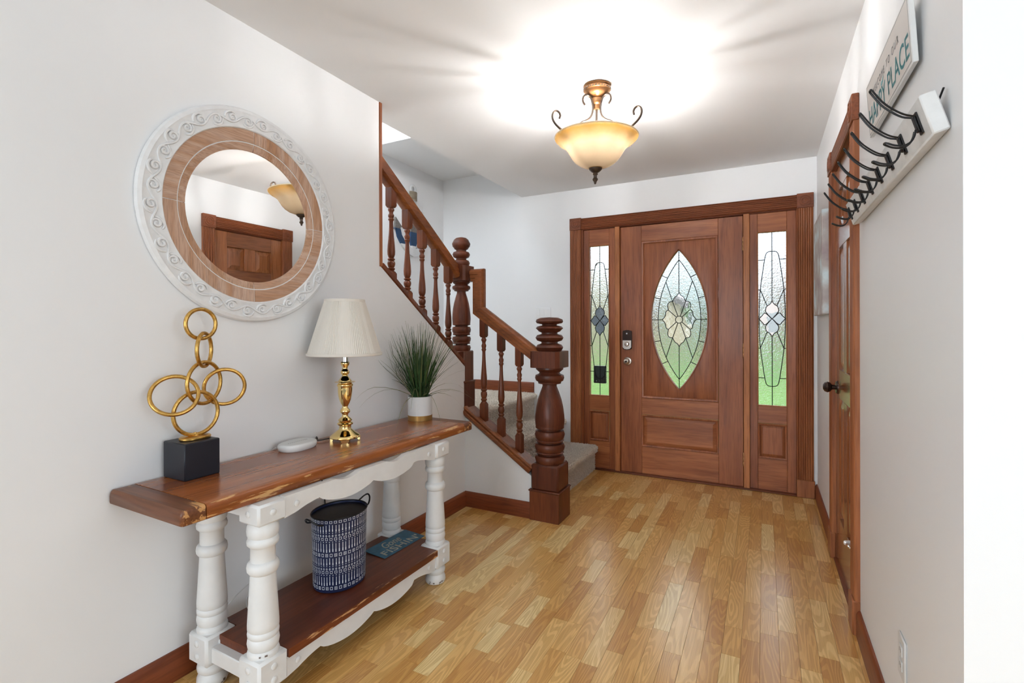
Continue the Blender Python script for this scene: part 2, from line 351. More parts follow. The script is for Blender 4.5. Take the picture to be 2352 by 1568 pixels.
def weight(s):
    u, v, z = proj(((s[0]+s[1])/2, (s[2]+s[3])/2, 0))
    if not (-60 < u < 2412 and v < 1640 and z > .3): return 0
    return (s[1]-s[0])*(s[3]-s[2])/z**3
strips = [s for s in strips if s[3] > -.45]
strips.sort(key=weight, reverse=True)
cache = {}
g = .0003
for s in strips[:300]:
    w = round(s[1]-s[0], 4); L = round(s[3]-s[2], 4)
    if (w, L) not in cache:
        cache[(w, L)] = mesh('strip', MB().cbox(-w/2+g, w/2-g, -L/2+g, L/2-g, -.006, 0, .0004), OAK, flat=True)
    inst(cache[(w, L)], 'strip', floor, Vector(((s[0]+s[1])/2, (s[2]+s[3])/2, 0))-wloc(floor))
fb = MB()
for s in strips[300:]: fb.box(s[0]+g, s[1]-g, s[2]+g, s[3]-g, -.006, 0)
fo = tag(ob('strip_field', fb, OAKA, floor, flat=True), kind='stuff')
at = fo.data.attributes.new('tone', 'FLOAT', 'FACE'); tones = [random.random() for _ in strips[300:]]
at.data.foreach_set('value', [tones[k//6] for k in range(len(fo.data.polygons))])
# ------------------------------------------------------------------ front door, sidelights and their casing
XZ = lambda a, b, d: (a, d, b)
def fluted(w=.1, t=.02, n=6):                  # section across a fluted casing board: (across, proud)
    p = [(-w/2, 0), (-w/2, t*.8), (-w/2+.004, t)]
    fw = (w-.016)/n
    for k in range(n):
        x = -w/2+.008+k*fw
        p += [(x, t*.72), (x+fw*.2, t*.93), (x+fw*.5, t), (x+fw*.8, t*.93), (x+fw, t*.72)]
    return p+[(w/2-.004, t), (w/2, t*.8), (w/2, 0)]
def rosette(mb, c, s, t, fn):                  # corner block with turned rings; fn(a,b,d)
    h = s/2
    b = MB().cbox(-h, h, -h, h, 0, t, .003); mb.add([fn(c[0]+p[0], c[1]+p[1], p[2]) for p in b.v], b.f)
    b = MB().lathe([(0, t+.004), (h*.1, t+.003), (h*.2, t-.001), (h*.3, t-.001), (h*.36, t+.004), (h*.46, t+.004), (h*.5, t-.001), (h*.6, t-.001), (h*.66, t+.003), (h*.76, t+.003), (h*.8, t-.001)], 28)
    mb.add([fn(c[0]+p[0], c[1]+p[1], p[2]) for p in b.v], b.f)
YC = lambda d: YF-d
tr1 = tag(thing('trim_1', (-.6, YF, 0)), kind='structure')
for x in (-1.46, .262):
    ob('casing_leg', MB().sweep(fluted(.1), [(x, .125), (x, 2.064)], lambda a, b, w: (a, YC(w), b)), CAS_V, tr1, ang=25)
    ob('plinth_block', MB().cbox(x-.056, x+.056, YF-.026, YF, 0, .125, .004), CAS_V, tr1)
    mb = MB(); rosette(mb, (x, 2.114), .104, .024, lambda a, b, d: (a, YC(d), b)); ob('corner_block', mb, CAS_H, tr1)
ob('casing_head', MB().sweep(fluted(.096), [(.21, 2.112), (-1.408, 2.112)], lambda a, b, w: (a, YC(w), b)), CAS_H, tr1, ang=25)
tr2 = tag(thing('trim_2', (-.6, YF+.03, 0)), kind='structure')          # jambs and mullions
for x0, x1, m in ((-1.45, -1.394, MAH_V), (-1.114, -1.073, PINE), (-.137, -.095, PINE), (.207, .25, MAH_V)):
    ob('jamb' if m is MAH_V else 'mullion', MB().cbox(x0, x1, YF+(.002 if m is MAH_V else -.012), YF+.11, 0, 2.062, .003), m, tr2)
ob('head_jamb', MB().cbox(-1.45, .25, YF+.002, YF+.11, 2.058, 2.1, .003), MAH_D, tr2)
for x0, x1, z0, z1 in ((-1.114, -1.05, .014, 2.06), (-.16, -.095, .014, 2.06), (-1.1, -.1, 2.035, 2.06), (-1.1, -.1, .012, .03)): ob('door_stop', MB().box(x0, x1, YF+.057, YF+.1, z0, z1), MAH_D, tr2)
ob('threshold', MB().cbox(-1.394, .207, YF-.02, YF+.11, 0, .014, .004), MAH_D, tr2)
GL_RAIN = glassmat('glass_frosted', (.93, .975, .97), .22, .55, 70, 1.35)
GL_RIP = glassmat('glass_rippled', (.97, .985, .98), .03, .5, 38, 1.4, (1, 1, 2.6))
GL_CLR = glassmat('glass_bevelled', (.98, .99, .985), 0, .06, 30, 1.4)
YG = YF+.032
def pane(poly, mat, par): return ob('pane', MB().prism(poly, YG, YG+.004, XZ), mat, par)
def came(pts, par, r=.0032): return ob('lead_came', MB().tube([(a, YG-.001, b) for a, b in pts], r, 6, flat=1.1), LEAD, par)
def mir(poly, c, mx=False, my=False): return [(2*c[0]-a if mx else a, 2*c[1]-b if my else b) for a, b in poly]
def rframe(par, x0, x1, z0, z1, w, yf, mat_v, mat_h, nm='molding'):     # bead moulding round a recessed panel
    prof = [(0, 0), (w, 0), (w, .004), (w*.6, .009), (w*.25, .01), (0, .006)]
    ob(nm, MB().sweep([(q, yf-d) for q, d in prof], [(x0, z0), (x1, z0), (x1, z1), (x0, z1)], lambda a, b, w_: (a, w_, b), closed=True), mat_v, par, ang=25)
def raised(mb, x0, x1, z0, z1, yb, yt, bev):
    a = [(x0, yb, z0), (x1, yb, z0), (x1, yb, z1), (x0, yb, z1)]; b = [(x0+bev, yt, z0+bev), (x1-bev, yt, z0+bev), (x1-bev, yt, z1-bev), (x0+bev, yt, z1-bev)]
    back = [(p[0], yb+.006, p[2]) for p in a]
    mb.add(a+b+back, [(4, 5, 6, 7), (0, 1, 5, 4), (1, 2, 6, 5), (2, 3, 7, 6), (3, 0, 4, 7), (8, 9, 1, 0), (9, 10, 2, 1), (10, 11, 3, 2), (11, 8, 0, 3), (11, 10, 9, 8)]); return mb
# --- the door
YD = YF+.010
door = tag(thing('door_1', (-.604, YD, .014)), kind='structure')
DX0, DX1 = -1.070, -.140
ob('stile', MB().cbox(DX0, -.897, YD, YD+.045, .014, 2.054, .002), MAH_V, door); ob('stile', MB().cbox(-.312, DX1, YD, YD+.045, .014, 2.054, .002), MAH_V, door)
for z0, z1 in ((1.922, 2.054), (.5, .636), (.014, .238)): ob('rail', MB().cbox(-.897, -.312, YD+.0006, YD+.045, z0, z1, .002), MAH_H, door)
OC = (-.604, 1.277); OA, OB = .2125, .5555
def vesica(a, b, n=28, full=True):
    R = (a*a+b*b)/(2*a); ph = math.asin(b/R); pts = []
    for i in range(n+1):
        t = -ph+2*ph*i/n; pts.append((a-R+R*math.cos(t), R*math.sin(t)))
    if not full: return pts                                      # right side, bottom to top
    return pts[:-1]+[(-p[0], p[1]) for p in reversed(pts)][:-1]
V1 = [(OC[0]+p[0], OC[1]+p[1]) for p in vesica(OA, OB)]
px0, px1, pz0, pz1 = -.872, -.337, .661, 1.897                    # raised field of the upper panel, pierced by the oval
def rectpt(a):
    c, s = math.cos(a), math.sin(a); hx = (px1-OC[0]) if c > 0 else (OC[0]-px0); hz = (pz1-OC[1]) if s > 0 else (OC[1]-pz0)
    k = min(hx/abs(c) if abs(c) > 1e-6 else 9e9, hz/abs(s) if abs(s) > 1e-6 else 9e9); return (OC[0]+c*k, OC[1]+s*k)
V1d = [p for k in range(len(V1)) for p in (V1[k], ((V1[k][0]+V1[(k+1) % len(V1)][0])/2, (V1[k][1]+V1[(k+1) % len(V1)][1])/2))]
angs = [math.atan2(p[1]-OC[1], p[0]-OC[0]) for p in V1d]; outer = [rectpt(a) for a in angs]
for cx_, cz_ in ((px0, pz0), (px0, pz1), (px1, pz0), (px1, pz1)):
    k = min(range(len(outer)), key=lambda i: (outer[i][0]-cx_)**2+(outer[i][1]-cz_)**2); outer[k] = (cx_, cz_)
mb = MB(); n = len(V1d)
out2 = [(min(max(p[0]+(.022 if p[0] > px1-.001 else -.022 if p[0] < px0+.001 else 0), px0-.022), px1+.022), p[1]+(.022 if p[1] > pz1-.001 else -.022 if p[1] < pz0+.001 else 0)) for p in outer]
mb.add([(p[0], YD+.002, p[1]) for p in V1d]+[(p[0], YD+.002, p[1]) for p in outer]+[(p[0], YD+.010, p[1]) for p in out2]+[(p[0], YG, p[1]) for p in V1d]+[(p[0], YG, p[1]) for p in out2],
       [q for i in range(n) for j in [(i+1) % n] for q in ((i, j, n+j, n+i), (n+i, n+j, 2*n+j, 2*n+i), (i, 3*n+i, 3*n+j, j), (3*n+i, 4*n+i, 4*n+j, 3*n+j), (2*n+i, 2*n+j, 4*n+j, 4*n+i))])
upp = ob('panel', mb, MAH_V, door, ang=30)
ob('oval_bead', MB().sweep([(0, YD+.003), (.010, YD+.002), (.012, YD-.004), (.004, YD-.006), (-.002, YD+.008), (-.002, YG), (0, YG)], list(reversed(V1)), XZ, closed=True), MAH_V, upp, ang=30)
rframe(door, -.897, -.312, .636, 1.922, .02, YD+.0005, MAH_V, MAH_H)
ob('panel', raised(MB(), -.889, -.32, .245, .493, YD+.011, YD+.001, .034), MAH_H, door, ang=12)
rframe(door, -.897, -.312, .238, .5, .016, YD+.0005, MAH_V, MAH_H)
# leaded oval
gl = door
OT = lambda a, b: (OC[0]+a, OC[1]+b)
v1 = vesica(OA, OB, 60, False); v2 = vesica(.163, .478, 60, False)
def vx(v, t):
    for p, q in zip(v, v[1:]):
        if p[1] <= t <= q[1]: return p[0]+(q[0]-p[0])*(t-p[1])/(q[1]-p[1]+1e-9)
    return 0
def side(v, t0, t1, n=10): return [(vx(v, t0+(t1-t0)*i/n), t0+(t1-t0)*i/n) for i in range(n+1)]
npet = smooth([(0, .217), (.012, .195), (.034, .178), (.05, .145)], 5)       # right half of the upper petal
dpet = smooth([(.05, .145), (.072, .143), (.088, .12), (.083, .078)], 5)
epet = smooth([(.083, .078), (.1, .066), (.108, .03), (.13, 0)], 5)
npet = [tuple(p) for p in npet]; dpet = [tuple(p) for p in dpet]; epet = [tuple(p) for p in epet]
cr0 = .028
cells = []
for t0, t1 in ((0, .18), (.18, .357)): cells.append((side(v1, t0, t1)+side(v2, t1*.94, t0*.94), GL_RIP))
cells.append((side(v1, .357, OB-.0005)+side(v2, .4779, .336), GL_RIP))
cells.append((side(v2, .305, .4779)+npet, GL_RAIN))
cells.append((side(v2, 0, .305)+dpet+epet[1:], GL_RAIN))
cells.append(([tuple(.028*x for x in (math.cos(a), math.sin(a))) for a in (1.236, 1.0, .754)]+dpet[::-1], GL_CLR))
for poly, m in cells:
    for mx in (0, 1):
        for my in (0, 1): pane([OT(-a if mx else a, -b if my else b) for a, b in poly], m, gl)
half = [(.028*math.cos(a), .028*math.sin(a)) for a in (PI/2, 1.4, 1.236)]
npoly = [(-a, b) for a, b in half[::-1]]+half[1:]+npet[::-1]+[(-a, b) for a, b in npet[1:]]
pane([OT(*p) for p in npoly], GL_CLR, gl); pane([OT(a, -b) for a, b in npoly], GL_CLR, gl)
half = [(.028*math.cos(a), .028*math.sin(a)) for a in (0, .38, .754)]
epoly = [(a, -b) for a, b in half[::-1]]+half[1:]+epet+[(a, -b) for a, b in epet[::-1][1:]]
pane([OT(*p) for p in epoly], GL_CLR, gl); pane([OT(-a, b) for a, b in epoly], GL_CLR, gl)
pane([OT(.026*math.cos(2*PI*k/20), .026*math.sin(2*PI*k/20)) for k in range(20)], GL_CLR, gl)
for mx in (1, -1):
    came([OT(mx*a, b) for a, b in v2], gl)
    for t in (0, .18, .357, -.18, -.357): came([OT(mx*vx(v1, t), t), OT(mx*vx(v2, t*.94), t*.94)], gl)
    came([OT(mx*.13, 0), OT(mx*.163, 0)], gl)
    for my in (1, -1):
        came([OT(mx*a, my*b) for a, b in npet+dpet[1:]+epet[1:]], gl)
        came([OT(mx*vx(v2, .305), my*.305), OT(mx*.05, my*.145)], gl)
        came([OT(mx*.0092, my*.0264), OT(mx*.05, my*.145)], gl); came([OT(mx*.0204, my*.0192), OT(mx*.083, my*.078)], gl)
for my in (1, -1): came([OT(0, my*.217), OT(0, my*OB)], gl)
ob('lead_came', MB().tube([(OC[0]+.028*math.cos(2*PI*k/24), YG-.001, OC[1]+.028*math.sin(2*PI*k/24)) for k in range(24)], .0032, 6, closed=True), LEAD, gl)
# lock, knob, hinges
kp = ob('keypad_lock', MB().prism(smooth([(-1.048, 1.05), (-1.048, 1.175), (-1.036, 1.189), (-1.011, 1.194), (-.986, 1.189), (-.974, 1.175), (-.974, 1.05), (-.986, 1.034), (-1.011, 1.029), (-1.036, 1.034)], 3, True), YD-.026, YD, XZ), DKNOB, door)
ob('lock_plate', MB().prism([(-1.047, 1.108), (-.977, 1.108), (-.977, 1.052), (-.99, 1.038), (-1.011, 1.034), (-1.034, 1.038), (-1.047, 1.052)], YD-.029, YD-.026, XZ), NICKEL, kp)
mb = MB().lathe([(0, .014), (.014, .012), (.02, .004), (.021, 0)], 24); mb.map(lambda p: Vector((-1.013+p.x, YD-.029-p.z, 1.078+p.y)))
b2 = MB().cbox(-1.017, -1.009, YD-.052, YD-.04, 1.062, 1.094, .002); mb.add(b2.v, b2.f); ob('thumb_turn', mb, NICKEL, kp)
mb = MB().lathe([(0, .003), (.006, .003), (.0065, 0)], 16); mb.map(lambda p: Vector((-1.013+p.x, YD-.0262-p.z, 1.165+p.y))); ob('button', mb, MARK, kp)
mb = MB().lathe([(0, .058), (.012, .057), (.022, .051), (.027, .041), (.024, .031), (.014, .025), (.013, .013), (.03, .009), (.034, .004), (.034, 0)], 28)
mb.map(lambda p: Vector((-1.012+p.x, YD-p.z, .935+p.y))); kn = ob('door_knob', mb, NICKEL, door)
mb = MB().lathe([(0, .0595), (.009, .0595), (.009, .056)], 16); mb.map(lambda p: Vector((-1.012+p.x, YD-p.z, .935+p.y))); ob('lock_cylinder', mb, DKNOB, kn)
for z in (1.84, 1.04, .22):
    mb = MB()
    for k in range(3): mb.lathe([(.0055, 0), (.0062, .001), (.0062, .031), (.0055, .032)], 12, (-.1385, YD-.008, z-.05+k*.033))
    mb.lathe([(0, .104), (.004, .102), (.0045, .099)], 10, (-.1385, YD-.008, z-.05)); ob('hinge', mb, BRONZE2, door)
# --- sidelights
def sidelight(name, x0, x1, gx0, gx1):
    w = tag(thing(name, ((x0+x1)/2, YF+.012, .03)), kind='structure'); y = YF+.012
    ob('stile', MB().cbox(x0, gx0, y, y+.05, .012, 2.058, .002), MAH_V, w); ob('stile', MB().cbox(gx1, x1, y, y+.05, .012, 2.058, .002), MAH_V, w)
    for z0, z1, m in ((1.917, 2.058, MAH_H), (.503, .634, MAH_H), (.012, .245, MAH_H)): ob('rail', MB().cbox(gx0, gx1, y+.0006, y+.05, z0, z1, .002), m, w)
    rframe(w, gx0, gx1, .245, .503, .015, y+.001, MAH_V, MAH_H)
    ob('panel', raised(MB(), gx0+.006, gx1-.006, .251, .497, y+.012, y+.003, .026), MAH_V, w, ang=12)
    rframe(w, gx0-.003, gx1+.003, .631, 1.92, .008, y+.001, PINE, PINE, 'glazing_bead')
    c = ((gx0+gx1)/2, 1.2755); hw = (gx1-gx0)/2; hh = .6415; k = hw/.0915
    T = lambda a, b: (c[0]+a*k, c[1]+b)
    body = [tuple(p) for p in smooth([(0, .5), (.028, .493), (.043, .46), (.06, .34), (.074, .217), (.081, .1), (.083, 0)], 5)]   # right half, top to waist
    bx = lambda t: next((p[0]+(q[0]-p[0])*(t-p[1])/(q[1]-p[1]) for p, q in zip(body, body[1:]) if q[1] <= t <= p[1]), 0)
    bs = lambda t0, t1: [(bx(t0+(t1-t0)*i/8), t0+(t1-t0)*i/8) for i in range(9)]
    up = [tuple(p) for p in smooth([(0, .131), (.014, .108), (.034, .092), (.041, .066), (.036, .046), (0, -.002)], 4)]
    sd = [tuple(p) for p in smooth([(0, -.002), (.034, .036), (.05, .042), (.062, .026), (.083, 0)], 4)]
    E_ = .0915
    cells = [([(E_, .438), (E_, hh), (0, hh)]+[p for p in body if p[1] > .438]+[(bx(.438), .438)], GL_RIP),
             ([(E_, .217), (E_, .438)]+bs(.438, .217), GL_RIP), ([(E_, 0), (E_, .217)]+bs(.217, .001), GL_RIP),
             (bs(.217, .4985)+[(0, .5), (0, .131)]+up[1:9], GL_RAIN), (bs(.001, .217)+up[8:17]+sd[6:], GL_RAIN)]
    for poly, m in cells:
        for mx in (1, -1):
            for my in (1, -1): pane([T(mx*a, my*b) for a, b in poly], m, w)
    pet = up+[(-a, b) for a, b in up[::-1][1:-1]]
    pane([T(a, b) for a, b in pet], GL_CLR, w); pane([T(a, -b) for a, b in pet], GL_CLR, w)
    sp = sd+[(a, -b) for a, b in sd[::-1][1:]]
    for mx in (1, -1): pane([T(mx*a, b) for a, b in sp[1:]], GL_CLR, w)
    for mx in (1, -1):
        for my in (1, -1):
            came([T(mx*a, my*b) for a, b in body], w); came([T(mx*a, my*b) for a, b in up], w); came([T(mx*a, my*b) for a, b in sd], w)
            came([T(mx*bx(.217), my*.217), T(mx*.031, my*.096)], w)
            for t in (.438, .217): came([T(mx*E_, my*t), T(mx*bx(t), my*t)], w)
        came([T(mx*E_, 0), T(mx*.083, 0)], w)
    for my in (1, -1): came([T(0, my*.131), T(0, my*hh)], w)
    return w
sidelight('window_1', -1.394, -1.114, -1.345, -1.168)
sidelight('window_2', -.095, .207, -.042, .148)
# small black box fixed outside the left sidelight
dbm = thing('doorbell_camera', (-1.262, YG+.004, .73), 'small black camera box mounted outside the glass of the left sidelight', 'camera')
ob('case', MB().cbox(-1.316, -1.208, YG+.005, YG+.035, .735, .885, .004), IRON, dbm)
for k in range(2): ob('screw', MB().lathe([(0, .001), (.004, .001), (.004, 0)], 10).map(lambda p: Vector((-1.29+k*.03+p.x, YG+.005-p.z, .755+p.y))), MARK, dbm)
# ------------------------------------------------------------------ closet door in the right wall
tr4 = tag(thing('trim_4', (XR, 2.745, 0)), kind='structure')
YA, YB = 2.382, 3.11                                # casing centre lines
for y in (YA, YB):
    ob('casing_leg', MB().sweep(fluted(.1), [(y, .13), (y, 2.03)], lambda a, b, w: (XR-w, a, b)), CAS_V, tr4, ang=25)
    ob('plinth_block', MB().cbox(XR-.027, XR, y-.055, y+.055, 0, .135, .004), CAS_V, tr4)
    mb = MB(); rosette(mb, (y, 2.08), .106, .026, lambda a, b, d: (XR-d, a, b)); ob('corner_block', mb, CAS_Y, tr4)
ob('casing_head', MB().sweep(fluted(.096), [(YB-.05, 2.078), (YA+.05, 2.078)], lambda a, b, w: (XR-w, a, b)), CAS_Y, tr4, ang=25)
ob('jamb', MB().box(XR, XR+.1, 2.36, 2.435, 0, 2.03), CAS_V, tr4); ob('jamb', MB().box(XR, XR+.1, 3.058, 3.1, 0, 2.03), CAS_V, tr4)
ob('jamb', MB().box(XR, XR+.1, 2.36, 3.1, 2.025, 2.05), CAS_Y, tr4); ob('threshold', MB().cbox(XR-.012, XR+.1, 2.436, 3.057, 0, .008, .002), CAS_Y, tr4)
XD = XR+.002
d2 = tag(thing('door_2', (XD, 2.745, .012)), kind='structure')
c0, c1 = 2.438, 3.055; st = .105; cm = (c0+c1)/2
for a, b in ((c0, c0+st), (c1-st, c1)): ob('stile', MB().cbox(XD, XD+.035, a, b, .012, 2.022, .002), CLO_V, d2)
rails = [(1.90, 2.022), (1.61, 1.71), (.855, 1.0), (.012, .25)]
for a, b in rails: ob('rail', MB().cbox(XD+.0004, XD+.035, c0+st, c1-st, a, b, .002), CLO_H, d2)
for a, b in ((1.71, 1.90), (1.0, 1.61), (.25, .855)):
    ob('muntin', MB().cbox(XD+.0004, XD+.035, cm-.05, cm+.05, a, b, .002), CLO_V, d2)
    for y0, y1 in ((c0+st, cm-.05), (cm+.05, c1-st)):
        m_ = raised(MB(), y0, y1, a, b, .014, .003, .04); m_.v = [(XD+p[1], p[0], p[2]) for p in m_.v]; ob('panel', m_, CLO_V, d2, ang=12)
kz, ky = .905, c1-.06
mb = MB().lathe([(0, .066), (.012, .065), (.023, .058), (.028, .046), (.024, .034), (.013, .026), (.011, .012), (.03, .009), (.034, .003), (.034, 0)], 24).map(lambda p: Vector((XD-p.z, ky+p.x, kz+p.y)))
ob('door_knob', mb, DKNOB, d2)
for z in (1.8, 1.02, .24):
    mb = MB()
    for k in range(4): mb.lathe([(.005, 0), (.0058, .001), (.0058, .022), (.005, .023)], 10, (XD-.004, c0-.004, z-.047+k*.024))
    hg = ob('hinge', mb, BRONZE2, d2)
    if z == .24:
        ob('door_stop', MB().tube([(XD-.004, c0-.004, z+.05), (XD-.02, c0+.02, z+.053), (XD-.03, c0+.075, z+.053)], .0035, 8), CHROME, hg)
        ob('stop_tip', MB().tube([(XD-.03, c0+.072, z+.053), (XD-.012, c0+.085, z+.05)], [.009, .011], 10), CERAM, hg)
# ------------------------------------------------------------------ staircase: three carpeted rises to a landing, then the upper flight
stair = thing('staircase', (-1.9, 3.4, 0), 'carpeted staircase with brown-grey pile rising to a landing beside the front door', 'stairs')
RS = .2067
def step_prof(x, z0, z1, back):                   # rounded nosing; x = riser face, going towards -x
    return [(x, z0), (x, z1-.06), (x+.022, z1-.045), (x+.03, z1-.025), (x+.022, z1-.006), (x, z1), (back, z1), (back, z0)]
pile_rng = random.Random(11)
def pile(name, par, patches, n):                  # short carpet tufts over (origin, u, v, normal) patches
    mb = MB()
    tot = sum((Vector(u).cross(Vector(v))).length for _, u, v, _ in patches)
    for o, u, v, nn in patches:
        o, u, v, nn = Vector(o), Vector(u), Vector(v), Vector(nn)
        for _ in range(int(n*(u.cross(v)).length/tot)):
            p = o+u*pile_rng.uniform(.012, .988)+v*pile_rng.uniform(.012, .988)
            d = (nn+Vector([pile_rng.uniform(-.7, .7) for _ in range(3)])).normalized()*pile_rng.uniform(.006, .012)
            s = d.orthogonal().normalized(); s.rotate(Matrix.Rotation(pile_rng.random()*6.28, 3, d.normalized())); s *= .0022
            mb.add([p-s, p+s, p+d+s*.6, p+d-s*.6], [(0, 1, 2, 3)])
    return tag(ob(name, mb, CARPET, par, flat=True), kind='stuff')
Y0, Y1 = 2.95, YF-.001
for k, (x, back) in enumerate(((-1.295, -1.58), (-1.58, -1.865))):
    z1 = RS*(k+1); sp_ = ob('step', MB().prism(step_prof(x, 0, z1, back), Y0+(.06 if k == 0 else 0), Y1, XZ), CARPET, stair)
    y0 = Y0+(.06 if k == 0 else 0); L = Y1-y0
    pile('carpet_pile', sp_, [((back, y0, z1), (x-back+.015, 0, 0), (0, L, 0), (0, 0, 1)), ((x, y0, z1-RS), (0, L, 0), (0, 0, RS-.05), (1, 0, 0)),
                              ((x+.022, y0, z1-.05), (0, L, 0), (.004, 0, .04), (1, 0, .2)), ((x+.026, y0, z1-.015), (0, L, 0), (-.02, 0, .015), (.6, 0, 1))], 30000 if k == 0 else 20000)
lz = RS*3
ld = ob('landing', MB().prism(step_prof(-1.865, 0, lz, XS+.001), Y0, Y1, XZ), CARPET, stair)
pile('carpet_pile', ld, [((-2.5, Y0, lz), (.65, 0, 0), (0, Y1-Y0, 0), (0, 0, 1)), ((-1.865, Y0, lz-RS), (0, Y1-Y0, 0), (0, 0, RS-.05), (1, 0, 0)),
                         ((-1.843, Y0, lz-.05), (0, Y1-Y0, 0), (.004, 0, .04), (1, 0, .2)), ((-1.839, Y0, lz-.015), (0, Y1-Y0, 0), (-.02, 0, .015), (.6, 0, 1))], 26000)
for k in range(7):
    y = 2.95-k*.276; z = lz+.2*(k+1)
    ob('step', MB().prism([(y, 0), (y, z-.05), (y+.02, z-.035), (y+.02, z-.01), (y, z), (y-.28, z), (y-.28, 0)], XS+.001, -1.941, lambda a, b, d: (d, a, b)), CARPET, stair)
# ------------------------------------------------------------------ balustrades
def newel_prof(k=1.0):
    P = [(0, 82), (60, 86), (90, 98), (95, 112), (88, 124), (52, 132), (50, 140), (84, 147), (95, 160), (80, 174), (74, 182), (55, 190), (55, 200), (86, 208), (97, 226), (86, 246), (56, 256), (56, 266), (84, 275), (95, 293), (86, 312), (80, 318),
         (80, 424), (94, 432), (95, 446), (82, 458), (70, 468), (74, 478), (97, 488), (101, 506), (94, 526), (80, 534), (78, 546), (50, 552), (49, 566), (66, 610), (82, 660), (93, 710), (100, 765), (102, 800), (99, 835), (97, 846), (99, 852), (96, 858), (70, 864), (70, 872), (96, 876), (104, 900), (98, 926), (90, 934), (98, 942), (94, 950), (66, 955), (66, 962), (96, 966), (104, 985), (98, 1010), (90, 1018), (97, 1026), (92, 1032), (66, 1036), (66, 1044), (95, 1048), (103, 1066), (96, 1092), (92, 1100)]
    return [(r*.00093*k, 1.283-(y-82)*(1.283-.352)/(1100-82)) for r, y in reversed(P)]
def octblock(mb, cx, cy, h, z0, z1, ch):
    poly = [(-h+ch, -h), (h-ch, -h), (h, -h+ch), (h, h-ch), (h-ch, h), (-h+ch, h), (-h, h-ch), (-h, -h+ch)]
    return mb.prism([(cx+a, cy+b) for a, b in poly], z0, z1, lambda a, b, d: (a, b, d))
low = thing('stair_balustrade', (-1.226, 2.91, 0), 'dark wood lower stair railing with stout turned newel post and three spindles', 'railing')
NC = (-1.226, 2.91)
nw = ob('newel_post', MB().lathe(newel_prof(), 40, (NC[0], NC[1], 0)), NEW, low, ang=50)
ob('post_block', octblock(MB(), NC[0], NC[1], .1, .962, 1.066, .022), NEW, nw)
ob('post_base', MB().cbox(NC[0]-.094, NC[0]+.094, NC[1]-.094, NC[1]+.094, .19, .354, .012), NEW, nw)
ob('base_wrap', MB().cbox(NC[0]-.1, NC[0]+.1, NC[1]-.099, NC[1]+.099, 0, .185, .002), BAL, nw)
ob('base_lip', MB().cbox(NC[0]-.106, NC[0]+.106, NC[1]-.105, NC[1]+.105, .182, .194, .004), NEW, nw)
railp = [(-.042, -.02), (-.042, .02), (-.022, .02), (-.018, .027), (.002, .027), (.006, .034), (.026, .034), (.036, .026), (.042, .012), (.042, -.012), (.036, -.026), (.026, -.034), (.006, -.034), (.002, -.027), (-.018, -.027), (-.022, -.02)]
YB_ = 2.895
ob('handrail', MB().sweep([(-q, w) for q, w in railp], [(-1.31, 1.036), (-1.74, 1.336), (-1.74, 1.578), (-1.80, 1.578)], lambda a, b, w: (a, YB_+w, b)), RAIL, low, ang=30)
capp = [(-.03, -.062), (-.03, -.075), (-.018, -.082), (-.006, -.082), (0, -.072), (.012, -.078), (.022, -.07), (.022, -.04), (.012, -.036), (.012, .06), (-.03, .06)]
ob('shoe_rail', MB().sweep([(-q, w) for q, w in capp], [(-1.32, .312), (-1.84, .67)], lambda a, b, w: (a, YB_+w, b)), RAIL, low, ang=30)
def bal_prof(L, top, bot):                       # turned part between the squares, z from 0 (lower) to L
    P = [(13, 0), (18, .012), (19, .03), (14, .045), (19, .06), (20, .075), (14, .09), (17, .1), (20, .125), (21, .15), (19, .175), (13, .19), (19, .2), (20, .215), (13, .23), (16, .245), (20, .28), (21, .33), (19, .42), (15, .53), (12, .64), (10.5, .74), (10.5, .77), (14, .785), (16, .8), (12, .815), (15.5, .84), (16, .86), (11, .885), (12, .91), (17, .93), (17, .95), (12, .965), (14, .985), (16, 1)]
    return [(r/1000*1.06, z*L) for r, z in P]
def baluster(par, x, y, zb, zt, dzb, dzt, axis, sq=.0215, tl=.085, bl=.085):
    """square ends cut to the rake (dz = height change per metre along the rake axis)"""
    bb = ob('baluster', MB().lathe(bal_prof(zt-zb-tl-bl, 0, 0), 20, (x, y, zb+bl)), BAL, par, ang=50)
    for z0, z1, lo, hi in ((zb, zb+bl, dzb, 0), (zt-tl, zt, 0, dzt)):
        vs = []
        for zz, k in ((z0, lo), (z1, hi)):
            for a, b in ((-sq, -sq), (sq, -sq), (sq, sq), (-sq, sq)): vs.append((x+a, y+b, zz+k*(a if axis == 'x' else b)))
        # chamfered shoulder towards the turning
        e = [(-sq*.72, -sq*.72), (sq*.72, -sq*.72), (sq*.72, sq*.72), (-sq*.72, sq*.72)]
        if lo: sh = [(x+a, y+b, z1+.012) for a, b in e]; fs = [(3, 2, 1, 0), (0, 1, 5, 4), (1, 2, 6, 5), (2, 3, 7, 6), (3, 0, 4, 7), (4, 5, 9, 8), (5, 6, 10, 9), (6, 7, 11, 10), (7, 4, 8, 11), (8, 9, 10, 11)]
        else: sh = [(x+a, y+b, z0-.012) for a, b in e]; fs = [(4, 5, 6, 7), (0, 1, 5, 4), (1, 2, 6, 5), (2, 3, 7, 6), (3, 0, 4, 7), (0, 8, 9, 1), (1, 9, 10, 2), (2, 10, 11, 3), (3, 11, 8, 0), (11, 10, 9, 8)]
        ob('square_end', MB().add(vs+sh, fs), BAL, bb)
SL = .69
for x in (-1.706, -1.571, -1.435):
    zr = 1.036+(-1.31-x)*.698-.05; zc = .312+(-1.32-x)*.688+.016
    baluster(low, x, YB_, zc, zr, -SL, -SL, 'x', bl=.1, tl=.1)
upb = thing('stair_balustrade', (-1.882, 2.89, .64), 'dark wood upper stair railing with slimmer domed newel post above the white half wall', 'railing')
N2 = (-1.884, 2.89)
